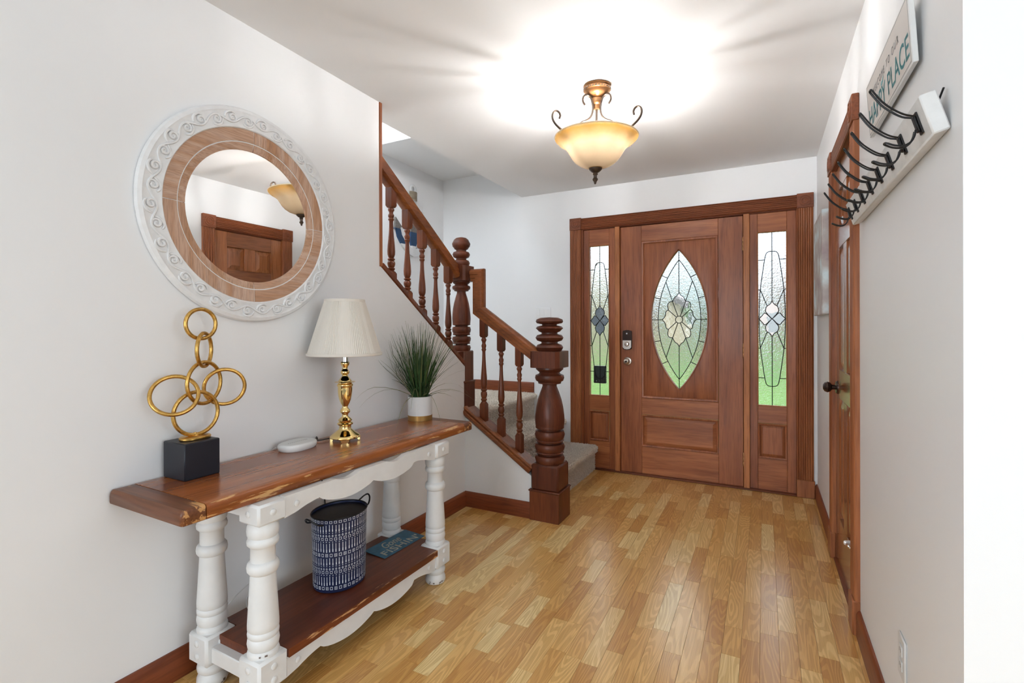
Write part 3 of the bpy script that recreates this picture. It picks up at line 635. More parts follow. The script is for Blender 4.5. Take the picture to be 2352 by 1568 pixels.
def remap(z):
    K = [(.352, 1.054), (.578, 1.24), (.85, 1.468), (.97, 1.544), (1.065, 1.644), (1.2, 1.775), (1.283, 1.842)]
    for (a, c), (b, d) in zip(K, K[1:]):
        if a <= z <= b: return c+(d-c)*(z-a)/(b-a)
    return 1.842 if z > 1.28 else 1.054
pr = [(r*.68, remap(z)) for r, z in newel_prof()]
pr = [p for p in pr if p[1] < 1.79]+[(.062, 1.793), (.064, 1.803), (.058, 1.816), (.05, 1.832), (.036, 1.843), (.015, 1.848), (0, 1.848)]
n2 = ob('newel_post', MB().lathe(pr, 36, (N2[0], N2[1], 0)), NEW, upb, ang=50)
ob('post_block', octblock(MB(), N2[0], N2[1], .069, 1.54, 1.646, .014), BAL, n2)
ob('post_base', MB().cbox(N2[0]-.062, N2[0]+.062, N2[1]-.062, N2[1]+.062, .62, 1.058, .006), BAL, n2)
ob('base_wrap', MB().cbox(N2[0]-.067, N2[0]+.067, N2[1]-.066, N2[1]+.068, .64, .84, .002), NEW, n2)
ob('base_lip', MB().cbox(N2[0]-.072, N2[0]+.072, N2[1]-.071, N2[1]+.073, .838, .852, .004), BAL, n2)
XB_ = -1.884
ob('handrail', MB().sweep(railp, [(2.83, 1.592), (2.022, 2.144)], lambda a, b, w: (XB_+w, a, b)), RAILY, upb, ang=30)
ob('shoe_rail', MB().sweep([(-.012, -.062), (-.012, .068), (.008, .068), (.012, .064), (.012, -.062)], [(2.828, .974), (2.02, 1.556)], lambda a, b, w: (XB_+w, a, b)), BAL, upb, ang=30)
for y in (2.165, 2.306, 2.447, 2.588, 2.729):
    zr = 1.592+(2.83-y)*.683-.05; zc = .974+(2.828-y)*.72+.014
    baluster(upb, XB_, y, zc, zr, -.72, -.683, 'y', sq=.022, tl=.085, bl=.06)
# ------------------------------------------------------------------ ceiling light
FX = (-.738, 2.373)
fix = thing('ceiling_light', (FX[0], FX[1], ZC), 'bronze semi-flush ceiling light with scrolled arms and amber glass bowl', 'light fixture', rot=(math.radians(.9), math.radians(1.7), 0))
FL = lambda n, mb, m, p=None, **k: ob(n, mb, m, p or fix, local=True, **k)
cp = FL('canopy', MB().lathe([(.066, 0), (.068, -.006), (.064, -.012), (.066, -.016), (.066, -.026), (.06, -.03), (.058, -.036), (.046, -.046), (.03, -.054), (.026, -.06), (.03, -.066), (.029, -.078), (.022, -.09), (.017, -.094), (.017, -.112), (.014, -.116), (0, -.116)], 36), BRONZE2)
mb = MB()
for k in range(28):
    a = 2*PI*k/28; mb.add([(.067*math.cos(a+d)*q, .067*math.sin(a+d)*q, z) for q in (1, 1.025) for d, z in ((-.07, -.024), (.03, -.024), (.07, -.018), (-.03, -.018))], [(0, 1, 2, 3), (4, 5, 6, 7), (0, 1, 5, 4), (1, 2, 6, 5), (2, 3, 7, 6), (3, 0, 4, 7)])
FL('beaded_band', mb, BRONZE, cp)
FL('stem', MB().lathe([(.0, -.115), (.006, -.116), (.006, -.40), (.0, -.401)], 12), BRONZE)
def curl(cx, cz, r0, r1, a0, a1, n=22): return [(cx+(r0+(r1-r0)*i/n)*math.cos(math.radians(a0+(a1-a0)*i/n)), cz+(r0+(r1-r0)*i/n)*math.sin(math.radians(a0+(a1-a0)*i/n))) for i in range(n+1)]
top = [(.066, -.104), (.076, -.092), (.079, -.078), (.074, -.062), (.06, -.053), (.044, -.055), (.032, -.068), (.025, -.088), (.022, -.11), (.024, -.135), (.034, -.158), (.055, -.177), (.08, -.19), (.1, -.207), (.112, -.23), (.116, -.258), (.13, -.272), (.152, -.27), (.176, -.254), (.2, -.238), (.222, -.222), (.237, -.204), (.242, -.184), (.236, -.165), (.221, -.156), (.206, -.162), (.2, -.176), (.204, -.19)]
pts = [tuple(p) for p in smooth(top, 4)]
for k, a in enumerate((107.3, 227.3, 347.3)):
    c, s = math.cos(math.radians(a)), math.sin(math.radians(a)); side_ = (-s, c, 0)
    FL('scroll_arm', MB().tube([(r*c, r*s, z) for r, z in pts], .0062, 8, flat=.8, up=side_), BRONZE, ang=60)
# bowl: translucent scavo glass, amber at the rim
bm_, n_, l_, b_ = nt('amber_glass'); 
tcx = n_.new('ShaderNodeTexCoord'); sx_ = n_.new('ShaderNodeSeparateXYZ'); l_.new(tcx.outputs['Object'], sx_.inputs[0])
nzz = n_.new('ShaderNodeTexNoise'); nzz.inputs['Scale'].default_value = 22; nzz.inputs['Detail'].default_value = 5; l_.new(tcx.outputs['Object'], nzz.inputs['Vector'])
mm = n_.new('ShaderNodeMath'); mm.operation = 'MULTIPLY_ADD'; mm.inputs[1].default_value = .022; l_.new(nzz.outputs['Fac'], mm.inputs[0]); l_.new(sx_.outputs['Z'], mm.inputs[2])
mr = n_.new('ShaderNodeMapRange'); mr.inputs['From Min'].default_value = -.33; mr.inputs['From Max'].default_value = -.24; l_.new(mm.outputs[0], mr.inputs['Value'])
rr_ = n_.new('ShaderNodeValToRGB'); e_ = rr_.color_ramp.elements; e_[0].color = (.66, .49, .31, 1); e_[0].position = .3; e_[1].color = (.56, .29, .06, 1); e_[1].position = .85
x_ = e_.new(.98); x_.color = (.55, .4, .22, 1)
l_.new(mr.outputs[0], rr_.inputs['Fac']); tl_ = n_.new('ShaderNodeBsdfTranslucent'); dn_ = n_.new('ShaderNodeVectorMath'); dn_.operation = 'SCALE'; dn_.inputs['Scale'].default_value = .115; l_.new(rr_.outputs['Color'], dn_.inputs[0]); l_.new(dn_.outputs[0], tl_.inputs['Color'])
ms_ = n_.new('ShaderNodeMixShader'); ms_.inputs[0].default_value = .35; b_.inputs['Roughness'].default_value = .25; l_.new(rr_.outputs['Color'], b_.inputs['Base Color'])
l_.new(tl_.outputs[0], ms_.inputs[1]); l_.new(b_.outputs[0], ms_.inputs[2]); l_.new(ms_.outputs[0], n_['Material Output'].inputs['Surface'])
bp_ = [(.03, -.407), (.05, -.402), (.08, -.39), (.105, -.372), (.122, -.352), (.136, -.328), (.15, -.306), (.17, -.288), (.19, -.276), (.204, -.262), (.207, -.254), (.203, -.25), (.2, -.256), (.186, -.27), (.166, -.282), (.146, -.301), (.132, -.325), (.118, -.348), (.101, -.367), (.078, -.385), (.05, -.397), (.03, -.402)]
gb_ = FL('glass_bowl', MB().lathe(bp_[:11], 56, cap=False), bm_, ang=80)
FL('rim_bead', MB().tube([(.2055*math.cos(2*PI*k/64), .2055*math.sin(2*PI*k/64), -.2535) for k in range(64)], .003, 8, closed=True), plain('rim_glass', (.85, .68, .45), .3), gb_)
FL('finial', MB().lathe([(0, -.487), (.005, -.484), (.007, -.474), (.014, -.464), (.013, -.458), (.009, -.454), (.009, -.442), (.013, -.438), (.011, -.43), (.02, -.425), (.032, -.414), (.034, -.405), (.034, -.398), (.03, -.395), (0, -.395)], 28), BRONZE)
FL('finial_band', MB().lathe([(.031, -.409), (.0355, -.407), (.0355, -.398), (.031, -.396)], 28), BANDG)
bu, nb, lb, bb_ = nt('lit_bulb'); bb_.inputs['Base Color'].default_value = (1, .95, .85, 1); bb_.inputs['Emission Color'].default_value = (1, .98, .965, 1); bb_.inputs['Emission Strength'].default_value = BULB
for a in (60, 180, 300):
    c, s = math.cos(math.radians(a)), math.sin(math.radians(a))
    FL('bulb', MB().lathe([(0, .022), (.004, .02), (.0075, .014), (.0085, .004), (.0075, -.01), (.006, -.026)], 12, (.05*c, .05*s, -.232)), bu)
    FL('socket', MB().lathe([(.009, -.026), (.012, -.027), (.012, -.052), (.005, -.053)], 12, (.05*c, .05*s, -.232)), CERAM)
# ------------------------------------------------------------------ console table
con = thing('console_table', (-1.62, 1.5, 0), 'long console table with worn brown plank top and white turned legs against the left wall', 'table', rot=(0, 0, math.radians(-.9)))
CL = lambda n, mb, m, p=None, **k: ob(n, mb, m, p or con, local=True, **k)
ZT = .716
def wearattr(o, fn):
    at = o.data.attributes.new('wear', 'FLOAT', 'POINT'); at.data.foreach_set('value', [fn(v.co) for v in o.data.vertices])
def plank(x0, x1, y0, y1, z0, z1, r=.012, nx=14, ny=60, ends=(True, True)):     # board with rounded long edges, subdivided for wear
    prof = [(x0, z0+.004), (x0, z1-r)]+[(x0+r-r*math.cos(a), z1-r+r*math.sin(a)) for a in (.5, 1.0)]+[(x0+r+(x1-x0-2*r)*i/nx, z1) for i in range(nx+1)]
    prof += [(x1-r+r*math.sin(a), z1-r+r*math.cos(a)) for a in (.6, 1.1)]+[(x1, z1-r), (x1, z0+.004), (x1-.004, z0), (x0+.004, z0)]
    m = len(prof); cx_ = (x0+x1)/2; mb = MB(); rows = []
    ys = [y0+(y1-y0)*i/ny for i in range(ny+1)]
    if ends[0]: ys = [y0, y0+.003, y0+.009]+ys[1:]
    if ends[1]: ys = ys[:-1]+[y1-.009, y1-.003, y1]
    vs = []
    for y in ys:
        e = 0
        if ends[0] and y < y0+.009: e = max(e, (1-(y-y0)/.009)**2*.009)
        if ends[1] and y > y1-.009: e = max(e, (1-(y1-y)/.009)**2*.009)
        vs += [(cx_+(p[0]-cx_)*(1-e*4), y, p[1]-(e if p[1] > (z0+z1)/2 else -e*.3)) for p in prof]
    n = len(ys); fs = [(i*m+k, i*m+(k+1) % m, (i+1)*m+(k+1) % m, (i+1)*m+k) for i in range(n-1) for k in range(m)]+[tuple(range(m-1, -1, -1)), tuple((n-1)*m+k for k in range(m))]
    return mb.add(vs, fs)
tx0, tx1, ty0, ty1 = -.186, .217, -.722, .742
gy0, gy1 = -.655, .665
tt = CL('tabletop', plank(tx0, tx1, gy0+.0012, gy1-.0012, ZT-.045, ZT, ends=(False, False)), TOPM, ang=50)
wearattr(tt, lambda c: min(1, max(0, .9-(tx1-c.x)*26)+max(0, .75-(c.y-gy0)*9)*(1 if c.x > -.1 else .3)+max(0, .5-(gy1-c.y)*7)+(.28 if c.z > ZT-.01 and c.y > .1 else 0)) if c.x > -.19 else 0)
for a, b, e in ((ty0, gy0-.0012, (True, False)), (gy1+.0012, ty1, (False, True))):
    eb = CL('end_board', plank(tx0, tx1, a, b, ZT-.045, ZT-.0005, ny=8, ends=e), TOPE, ang=50)
    wearattr(eb, lambda c: min(1, max(0, .85-(tx1-c.x)*14)+max(0, .95-abs(c.y-(gy0 if c.y < 0 else gy1))*22)*1.0))
legp = [(.034, 0), (.044, .004), (.048, .014), (.047, .028), (.042, .04), (.039, .045), (.045, .052), (.047, .064), (.044, .076), (.036, .083), (.036, .09)]
legm = [(.04, .184), (.046, .186), (.0475, .194), (.045, .203), (.041, .206), (.045, .212), (.0475, .226), (.0455, .24), (.0425, .244), (.046, .248), (.047, .256), (.0455, .264), (.0435, .266), (.0465, .27), (.0465, .285), (.0375, .442), (.042, .445), (.0465, .452), (.048, .463), (.046, .474), (.041, .48), (.037, .482), (.0365, .525), (.041, .53), (.0465, .536), (.0475, .546), (.044, .556), (.042, .558), (.0465, .566), (.048, .58), (.046, .594), (.041, .602), (.04, .608)]
def button(mb, fn, r=.0105, h=.005):
    b = MB().lathe([(r, -.001), (r, h*.5), (r*.7, h*.9), (0, h)], 14); mb.add([fn(p[0], p[1], p[2]) for p in b.v], b.f)
mbp = MB(); button(mbp, lambda a, b, d: (a, b, d)); PEG = mesh('peg', mbp, WHT)
legx = (-.061, .21)
for xi, x in enumerate((-.066, .208)):
    for yi, y in enumerate((-.474, .424)):
        lg = CL('leg', MB().lathe(legp, 28, (x, y, 0)).lathe(legm, 32, (x, y, 0)), WHT, ang=50)
        CL('block', MB().cbox(x-.052, x+.052, y-.052, y+.052, .086, .187, .008), WHT, lg); CL('block', MB().cbox(x-.05, x+.05, y-.05, y+.05, .605, .671, .007), WHT, lg)
        for z, e in ((.115, .052), (.157, .052), (.64, .05)):
            inst(PEG, 'peg', lg, (x+e, y, z), (0, PI/2, 0)); inst(PEG, 'peg', lg, (x, y-e, z), (PI/2, 0, 0))
        mb = MB(); rg = random.Random(xi*2+yi)
        for _ in range(9):
            a0 = rg.uniform(-2.2, .4); w = rg.uniform(.04, .2); z = rg.choice((.012, .012, .016, .19, .196)) if yi == 0 and xi == 1 else rg.uniform(.006, .018); h = rg.uniform(.002, .006)
            R = .0486
            mb.add([(x+R*math.cos(a0+q*w), y+R*math.sin(a0+q*w), z+h*k2) for k2 in (0, 1) for q in (0, .5, 1)], [(0, 1, 4, 3), (1, 2, 5, 4)])
        tag(CL('chipped_paint', mb, CHIP, lg, flat=True), kind='stuff')
# scalloped aprons
def apron(y0, y1, ztop, x0, x1, cut=.012, depth=.05, lobe=.088):
    L = y1-y0; bot = []
    def seg(a, b, da, db, peak, n=10):
        for i in range(n):
            t = i/n; bot.append((y0+L*(a+(b-a)*t), ztop-(da+(db-da)*t+peak*math.sin(PI*t)**.8)))
    seg(0, .06, depth+.02, depth+.012, 0, 3); seg(.06, .19, depth+.012, depth-.006, -.004, 8); seg(.19, .5, depth+.004, depth+.006, lobe-depth-.012, 16); seg(.5, .81, depth+.006, depth+.004, lobe-depth-.012, 16); seg(.81, .94, depth-.006, depth+.012, -.004, 8); seg(.94, 1, depth+.012, depth+.02, 0, 3)
    bot.append((y1, ztop-depth-.02)); tp = [(y1, ztop)]
    for c in (.665, .335):
        for i in range(11):
            t = -1+2*i/10; tp.append((y0+L*(c-t*.075), ztop-cut*math.cos(t*PI/2)))
    tp.append((y0, ztop)); return MB().prism(bot+tp, x0, x1, lambda a, b, d: (d, a, b))
for yy0, yy1, zt in ((-.424, .374, .671), (-.422, .372, .152)):
    ap = CL('apron', apron(yy0, yy1, zt, .222, .246), WHT, ang=30)
    for y in (yy0+.045, yy1-.045): inst(PEG, 'peg', ap, (.246, y, zt-.035), (0, PI/2, 0))
CL('apron', MB().box(-.09, -.07, -.424, .374, .61, .671), WHT)
for y in (-.474, .424):
    CL('stretcher', MB().cbox(-.014, .156, y-.035, y+.03, .1, .152, .003), WHT); CL('stretcher', MB().cbox(-.016, .158, y-.03, y+.03, .615, .671, .003), WHT)
sh = MB()
def shelfpoly(): 
    a, b = -.526+.045, .476-.035; q = .053
    return [(-.085, -.421), (-.013, -.421), (-.013, a), (.155, a), (.155, -.421), (.262, -.421), (.262, .371), (.155, .371), (.155, b), (-.013, b), (-.013, .371), (-.085, .371)]
sp2 = shelfpoly()
shf = CL('shelf', MB().prism(sp2, .153, .181, lambda a, b, d: (a, b, d)), SHELF)
bmx = bmesh.new(); bmx.from_mesh(shf.data); bmesh.ops.triangulate(bmx, faces=bmx.faces[:]); bmesh.ops.subdivide_edges(bmx, edges=[e for e in bmx.edges if e.calc_length() > .06], cuts=8, use_grid_fill=True); bmx.to_mesh(shf.data); bmx.free()
wearattr(shf, lambda c: max(0, 1-(.262-c.x)*22) if c.y > -.4 else .1)
# ------------------------------------------------------------------ ring sculpture
sc = thing('ring_sculpture', (-1.738, .988, ZT), 'sculpture of six linked gold rings on a black block', 'sculpture')
bl = ob('block_base', MB().cbox(-1.802, -1.678, .930, 1.047, ZT, ZT+.122, .003), BLACK, sc)
SB = ZT+.122; cxs = -1.738
ob('disc', MB().lathe([(.0, 0), (.047, 0), (.05, .003), (.05, .008), (.046, .011), (.012, .0115), (.006, .016), (.005, .022), (0, .022)], 32, (cxs, .998, SB), sx=.75, sy=1.0), GOLD, sc)
for cy, cz, r, az, tilt in ((1.019, 1.232, .051, 0, 0), (1.030, 1.142, .058, 38, 0), (1.030, 1.027, .072, 16, 0), (1.102, 1.005, .064, -28, -8), (.932, .995, .067, -30, 26), (1.002, .925, .073, -2, 0)):
    n_v = Vector((math.cos(math.radians(az))*math.cos(math.radians(tilt)), math.sin(math.radians(az))*math.cos(math.radians(tilt)), math.sin(math.radians(tilt))))
    e1 = n_v.cross(Vector((0, 0, 1))).normalized(); e2 = n_v.cross(e1)
    ob('ring', MB().tube([Vector((cxs, cy, cz))+e1*r*math.cos(2*PI*k/48)+e2*r*math.sin(2*PI*k/48) for k in range(48)], .0066, 8, closed=True, up=tuple(n_v)), GOLD, sc, ang=50)
# ------------------------------------------------------------------ table lamp
LX, LY = -1.662, 1.602
lamp = thing('table_lamp', (LX, LY, ZT), 'brass table lamp with cream pleated shade on the console', 'lamp')
K = .000276; zz = lambda y: 1.092-(y-120)*.000294
lp = [(0, 205), (60, 206), (68, 222), (66, 246), (44, 285), (40, 300), (44, 318), (62, 345), (70, 368), (60, 390), (44, 405), (42, 415), (52, 430), (60, 440), (84, 470), (106, 500), (108, 520), (104, 535), (120, 545), (126, 562), (118, 576), (112, 590), (113, 610), (111, 660), (104, 720), (90, 780), (70, 830), (50, 866), (44, 880), (46, 900), (66, 925), (80, 950), (78, 968), (52, 990), (46, 1010), (50, 1035), (84, 1060), (108, 1085), (104, 1100), (84, 1108), (106, 1122), (124, 1138), (120, 1152), (96, 1164), (92, 1195), (98, 1225), (128, 1245), (165, 1275), (205, 1300), (232, 1322), (236, 1340), (225, 1352), (0, 1352)]
ob('body', MB().lathe([(r*K, zz(y)) for r, y in reversed(lp)], 40, (LX, LY, 0)), BRASS, lamp, ang=50)
ob('brim', MB().lathe([(.02, zz(505)), (.044, zz(512)), (.0445, zz(508)), (.02, zz(498))], 40, (LX, LY, 0)), BRASS, lamp)
ob('tube', MB().lathe([(.0125, zz(212)), (.0125, zz(60)), (0, zz(60))], 20, (LX, LY, 0)), CHROME, lamp)
for k in range(4):
    ft = MB()                                   # bracket feet with cut-out arches
    for t in range(9):
        a0 = PI/4+k*PI/2+(-.34+.68*t/9); a1 = PI/4+k*PI/2+(-.34+.68*(t+1)/9); e = abs((t+.5)/9-.5)*2
        zb = ZT+(.012 if e > .8 else .004 if e > .55 else 0)
        ft.add([(LX+r*math.cos(a), LY+r*math.sin(a), z) for r, z in ((.055, zb), (.064, zb), (.0655, zz(1350)), (.05, zz(1350))) for a in (a0, a1)], [(0, 1, 3, 2), (2, 3, 5, 4), (4, 5, 7, 6), (6, 7, 1, 0), (0, 2, 4, 6), (1, 7, 5, 3)])
    ob('foot', ft, BRASS, lamp)
mb = MB(); N = 336; prof = [(1.340, .084), (1.325, .0895), (1.115, .155), (1.096, .1585)]
vs_, fs_ = [], []
for i in range(2):
    for z, r in ((1.338, .0845), (1.22, .121), (1.098, .158)):
        for k in range(N):
            a = 2*PI*k/N; q = (.0013+.0007*math.sin(a*7.3+2))*(1 if k % 3 == 0 else -.6)
            vs_.append((LX+(r+q-(0 if i == 0 else .002))*math.cos(a), LY+(r+q-(0 if i == 0 else .002))*math.sin(a), z))
for i in range(2):
    for j in range(2):
        for k in range(N): fs_.append(tuple((i*3+j+u)*N+(k+w) % N for u, w in ((0, 0), (0, 1), (1, 1), (1, 0))))
sh_ = ob('lamp_shade', mb.add(vs_, fs_), FABRIC, lamp, ang=80)
for z, r in ((1.337, .0855), (1.101, .1595)):
    ob('shade_trim', MB().lathe([(r, z-.006), (r+.002, z-.004), (r+.0015, z+.006), (r-.0035, z+.006), (r-.0035, z-.006), (r, z-.006)], 72, (LX, LY, 0)), FABRIC, sh_)
tag(ob('lamp_cord', MB().tube(smooth([(LX-.068, LY-.03, ZT+.008), (LX-.075, LY-.07, ZT+.008), (LX-.1, LY-.075, ZT+.006), (LX-.128, LY-.05, ZT+.005), (LX-.154, LY-.02, ZT-.005), (LX-.155, LY-.01, ZT-.12), (LX-.155, LY+.02, .45), (LX-.155, LY+.03, .3)], 5), .003, 6), CORDB), 'dark lamp cord running over the table edge and down the wall behind the bin', 'cord')
# ------------------------------------------------------------------ white oval router puck and its cable
pk = thing('router', (-1.728, 1.405, ZT), 'flat white oval wireless router puck lying on the console', 'router')
def oval(mb, c, a, b, prof, n=40, p=2.5, rot=0):
    vs = []
    for k_, z in prof:
        for i in range(n):
            t = 2*PI*i/n; ct, st_ = math.cos(t), math.sin(t); x = a*k_*math.copysign(abs(ct)**(2/p), ct); y = b*k_*math.copysign(abs(st_)**(2/p), st_)
            vs.append((c[0]+x*math.cos(rot)-y*math.sin(rot), c[1]+x*math.sin(rot)+y*math.cos(rot), c[2]+z))
    m = len(prof); fs = [(i*n+k, i*n+(k+1) % n, (i+1)*n+(k+1) % n, (i+1)*n+k) for i in range(m-1) for k in range(n)]+[tuple(range(n-1, -1, -1)), tuple((m-1)*n+k for k in range(n))]
    return mb.add(vs, fs)
ob('shell', oval(MB(), (-1.728, 1.405, ZT), .058, .083, [(.9, .0005), (.95, .004), (1, .016), (.99, .022), (.96, .026), (.91, .0285), (.85, .029)], rot=.12), PLASTIC, pk)
mb = MB()
for k in range(11): mb.box(-1.730, -1.7285, 1.36+k*.009, 1.3645+k*.009, ZT+.029, ZT+.0294)
ob('printed_line', mb, GREYW, pk)
tag(ob('power_cable', MB().tube(smooth([(-1.788, 1.352, ZT+.006), (-1.80, 1.35, ZT+.004), (-1.811, 1.34, ZT-.02), (-1.808, 1.33, .6), (-1.80, 1.345, .45), (-1.79, 1.35, .32), (-1.78, 1.29, .22), (-1.76, 1.2, .187), (-1.66, 1.15, .186), (-1.6, 1.19, .2), (-1.62, 1.21, .27), (-1.68, 1.2, .29), (-1.76, 1.13, .2), (-1.77, 1.08, .12)], 7), .0022, 6), CORDW), 'thin white cable looping down from the router behind the white table legs', 'cord')
# ------------------------------------------------------------------ grass in a pot
PX, PY = -1.672, 2.150
pot = thing('potted_grass', (PX, PY, ZT), 'tuft of long green artificial grass in a white pot with gold foot band', 'plant')
ob('pot', MB().lathe([(.062, 0), (.0645, .002), (.066, .126), (.0665, .13), (.062, .13), (.06, .118), (0, .116)], 40, (PX, PY, ZT)), CERAM, pot)
ob('band', MB().lathe([(.0648, .0006), (.0656, .001), (.0662, .028), (.0652, .0285)], 40, (PX, PY, ZT)), BANDG, pot)
ob('soil', MB().lathe([(.0595, .118), (0, .121)], 24, (PX, PY, ZT)), SOIL, pot)
rg = random.Random(21)
def blade(mb, a, lean, L, droop, w, kink=0):
    p = Vector((PX+.045*rg.random()*math.cos(a), PY+.045*rg.random()*math.sin(a), ZT+.118)); d = Vector((math.cos(a)*lean, math.sin(a)*lean, 1)).normalized(); n = 7; L0 = L/n; side_ = Vector((-math.sin(a), math.cos(a), 0)); tw = rg.uniform(-.8, .8)
    side_ = Matrix.Rotation(tw, 3, d) @ side_; pts = []
    for i in range(n+1):
        q = p.copy(); q.x = max(q.x, XL+.008); q.z = max(q.z, ZT+.004) if q.y < 2.24 and q.x < -1.4 else q.z; pts.append(q)
        d = (d+Vector((math.cos(a)*droop*.12, math.sin(a)*droop*.12, -droop*.16*(1+i*.35)))).normalized(); p = p+d*L0
    vs = []
    for i, q in enumerate(pts):
        wi = w*(1-(i/n)**1.6)+.0004; vs += [q-side_*wi, q+side_*wi]
    mb.add(vs, [(2*i, 2*i+1, 2*i+3, 2*i+2) for i in range(n)])
mb = MB()
for k in range(260): blade(mb, rg.uniform(0, 6.28), abs(rg.gauss(0, .33)), rg.uniform(.2, .42), rg.uniform(0, .22), rg.uniform(.0018, .0034))
for k in range(60): blade(mb, rg.uniform(0, 6.28), rg.uniform(.1, .6), rg.uniform(.08, .2), rg.uniform(.0, .5), rg.uniform(.002, .0035))
tag(ob('foliage', mb, LEAF, pot, flat=True), kind='stuff')
mb = MB()
for a, ln, L, dr in ((-1.9, 1.0, .36, .75), (-2.2, 1.4, .42, .5), (-.6, 1.2, .36, 1.0), (.2, 1.3, .34, .7), (.6, 1.2, .36, .9), (1.3, 1.0, .38, .8), (.9, 1.5, .3, 1.1), (-1.3, 1.5, .33, 1.2), (-1.0, 1.0, .4, .7), (1.0, .8, .42, .5)): blade(mb, a, ln, L, dr, .0016)
for k in range(40): blade(mb, rg.uniform(0, 6.28), abs(rg.gauss(0, .35)), rg.uniform(.28, .43), rg.uniform(0, .2), .0012)
tag(ob('stray_blades', mb, LEAF2, pot, flat=True), kind='stuff')
# ------------------------------------------------------------------ navy metal bin on the shelf
ZSH = .1815
BC = (-1.550, 1.462); BA, BB_ = .094, .108
bn = thing('metal_bin', (BC[0], BC[1], ZSH), 'navy oval metal bin printed with white tribal marks, on the lower shelf', 'bin')
ob('body', MB().lathe([(.9, .0), (.98, .003), (1.0, .01), (1.03, .15), (1.06, .285), (1.075, .288), (1.075, .292), (1.05, .293), (1.04, .285), (1.015, .15), (.985, .012), (0, .01)], 56, (BC[0], BC[1], ZSH), sx=BA, sy=BB_), NAVY, bn)
ob('lining', MB().lathe([(1.037, .284), (1.012, .15), (.982, .0125), (0, .0105)], 56, (BC[0], BC[1], ZSH), sx=BA, sy=BB_), NAVYIN, bn)
ob('rim', MB().tube([(BC[0]+BA*1.068*math.cos(2*PI*k/56), BC[1]+BB_*1.068*math.sin(2*PI*k/56), ZSH+.291) for k in range(56)], .0032, 6, closed=True), IRON, bn)
def bp3(t, z): 
    k = 1.0+.06*(z-.01)/.275+.004; return Vector((BC[0]+BA*k*math.cos(t), BC[1]+BB_*k*math.sin(t), ZSH+z))
mk = MB()
def quad(t0, t1, z0, z1): mk.add([bp3(t0, z0), bp3(t1, z0), bp3(t1, z1), bp3(t0, z1)], [(0, 1, 2, 3)])
NCOL = 54; dt = 2*PI/NCOL; rq = random.Random(2)
def row_bar(z, h):
    for k in range(NCOL): t = k*dt+rq.uniform(-.006, .006); j = rq.uniform(-.002, .002); quad(t-.011, t+.011, z+j, z+h+j); quad(t-.018, t+.018, z+j, z+h*.35+j)
def row_dot(z, off=0):
    for k in range(NCOL): t = (k+off)*dt; quad(t-.016, t+.016, z-.0016, z+.0016)
def row_ring(z, h, n, dia=False, cross=False):
    d = 2*PI/n
    for k in range(n):
        t = k*d; w = d*.3
        if dia:
            o = [(t, z+h/2), (t+w, z), (t, z-h/2), (t-w, z)]; i_ = [(t+(a-t)*.5, z+(b-z)*.5) for a, b in o]
        else:
            o = [(t-w, z+h/2), (t+w, z+h/2), (t+w, z-h/2), (t-w, z-h/2)]; i_ = [(t+(a-t)*.68, z+(b-z)*.68) for a, b in o]
        mk.add([bp3(a, b) for a, b in o+i_], [(q, (q+1) % 4, 4+(q+1) % 4, 4+q) for q in range(4)])
        if cross and k % 2: quad(t-w*.3, t+w*.3, z-h*.14, z+h*.14)
for z0 in (.018, .148):
    row_ring(z0+.004, .012, 38, cross=True); row_bar(z0+.016, .034); row_dot(z0+.056); row_ring(z0+.067, .0105, 38); row_ring(z0+.080, .011, 54, dia=True); row_dot(z0+.091); row_bar(z0+.096, .026)
row_ring(.281, .010, 38)
tag(ob('printed_marks', mk, MARK, bn, flat=True), kind='stuff')
for s in (-1, 1):
    h = [(BC[0]+.034*q, BC[1]+s*(BB_*1.06+.002+.045*(1-q*q)**.6 if abs(q) < 1 else BB_*1.06), ZSH+.272+.034*(1-q*q)) for q in (-1, -.9, -.7, -.4, 0, .4, .7, .9, 1)]
    ob('handle', MB().tube(smooth(h, 3), .0034, 8), IRON, bn)
# ------------------------------------------------------------------ text helper and the two signs
FNT = bpy.data.fonts.load('<builtin>') if False else None
def text(body, size, shear=0, space=1.0, bold=0):
    c = bpy.data.curves.new('t', 'FONT'); c.body = body; c.size = size; c.shear = shear; c.space_character = space; c.align_x = 'CENTER'; c.align_y = 'CENTER'; c.resolution_u = 4
    o = bpy.data.objects.new('t', c); COL.objects.link(o); bpy.context.view_layer.update()
    me = bpy.data.meshes.new_from_object(o.evaluated_get(bpy.context.evaluated_depsgraph_get()))
    mb = MB(); mb.v = [tuple(v.co) for v in me.vertices]; mb.f = [tuple(p.vertices) for p in me.polygons]
    bpy.data.objects.remove(o); bpy.data.curves.remove(c); bpy.data.meshes.remove(me); return mb
def bolden(mb, d):
    v0, f0 = list(mb.v), list(mb.f)
    for dx, dy in ((d, 0), (0, d), (d, d)): mb.add([(p[0]+dx, p[1]+dy, p[2]) for p in v0], f0)
    return mb
def fit(mb, w, h, cx, cy):
    xs = [v[0] for v in mb.v]; ys = [v[1] for v in mb.v]; sx = w/(max(xs)-min(xs)); sy = h/(max(ys)-min(ys)); mx = (max(xs)+min(xs))/2; my = (max(ys)+min(ys))/2
    mb.v = [((v[0]-mx)*sx+cx, (v[1]-my)*sy+cy, v[2]) for v in mb.v]; return mb
TEAL = plain('sign_blue', (.035, .135, .22), .5, var=.35, bscale=30); CREAM = plain('cream_letters', (.86, .83, .72), .6); AQUA = plain('aqua_letters', (.19, .5, .54), .6)
IVORY = plain('sign_ivory', (.70, .655, .62), .6); SGREY = plain('sign_grey', (.33, .35, .36), .6)
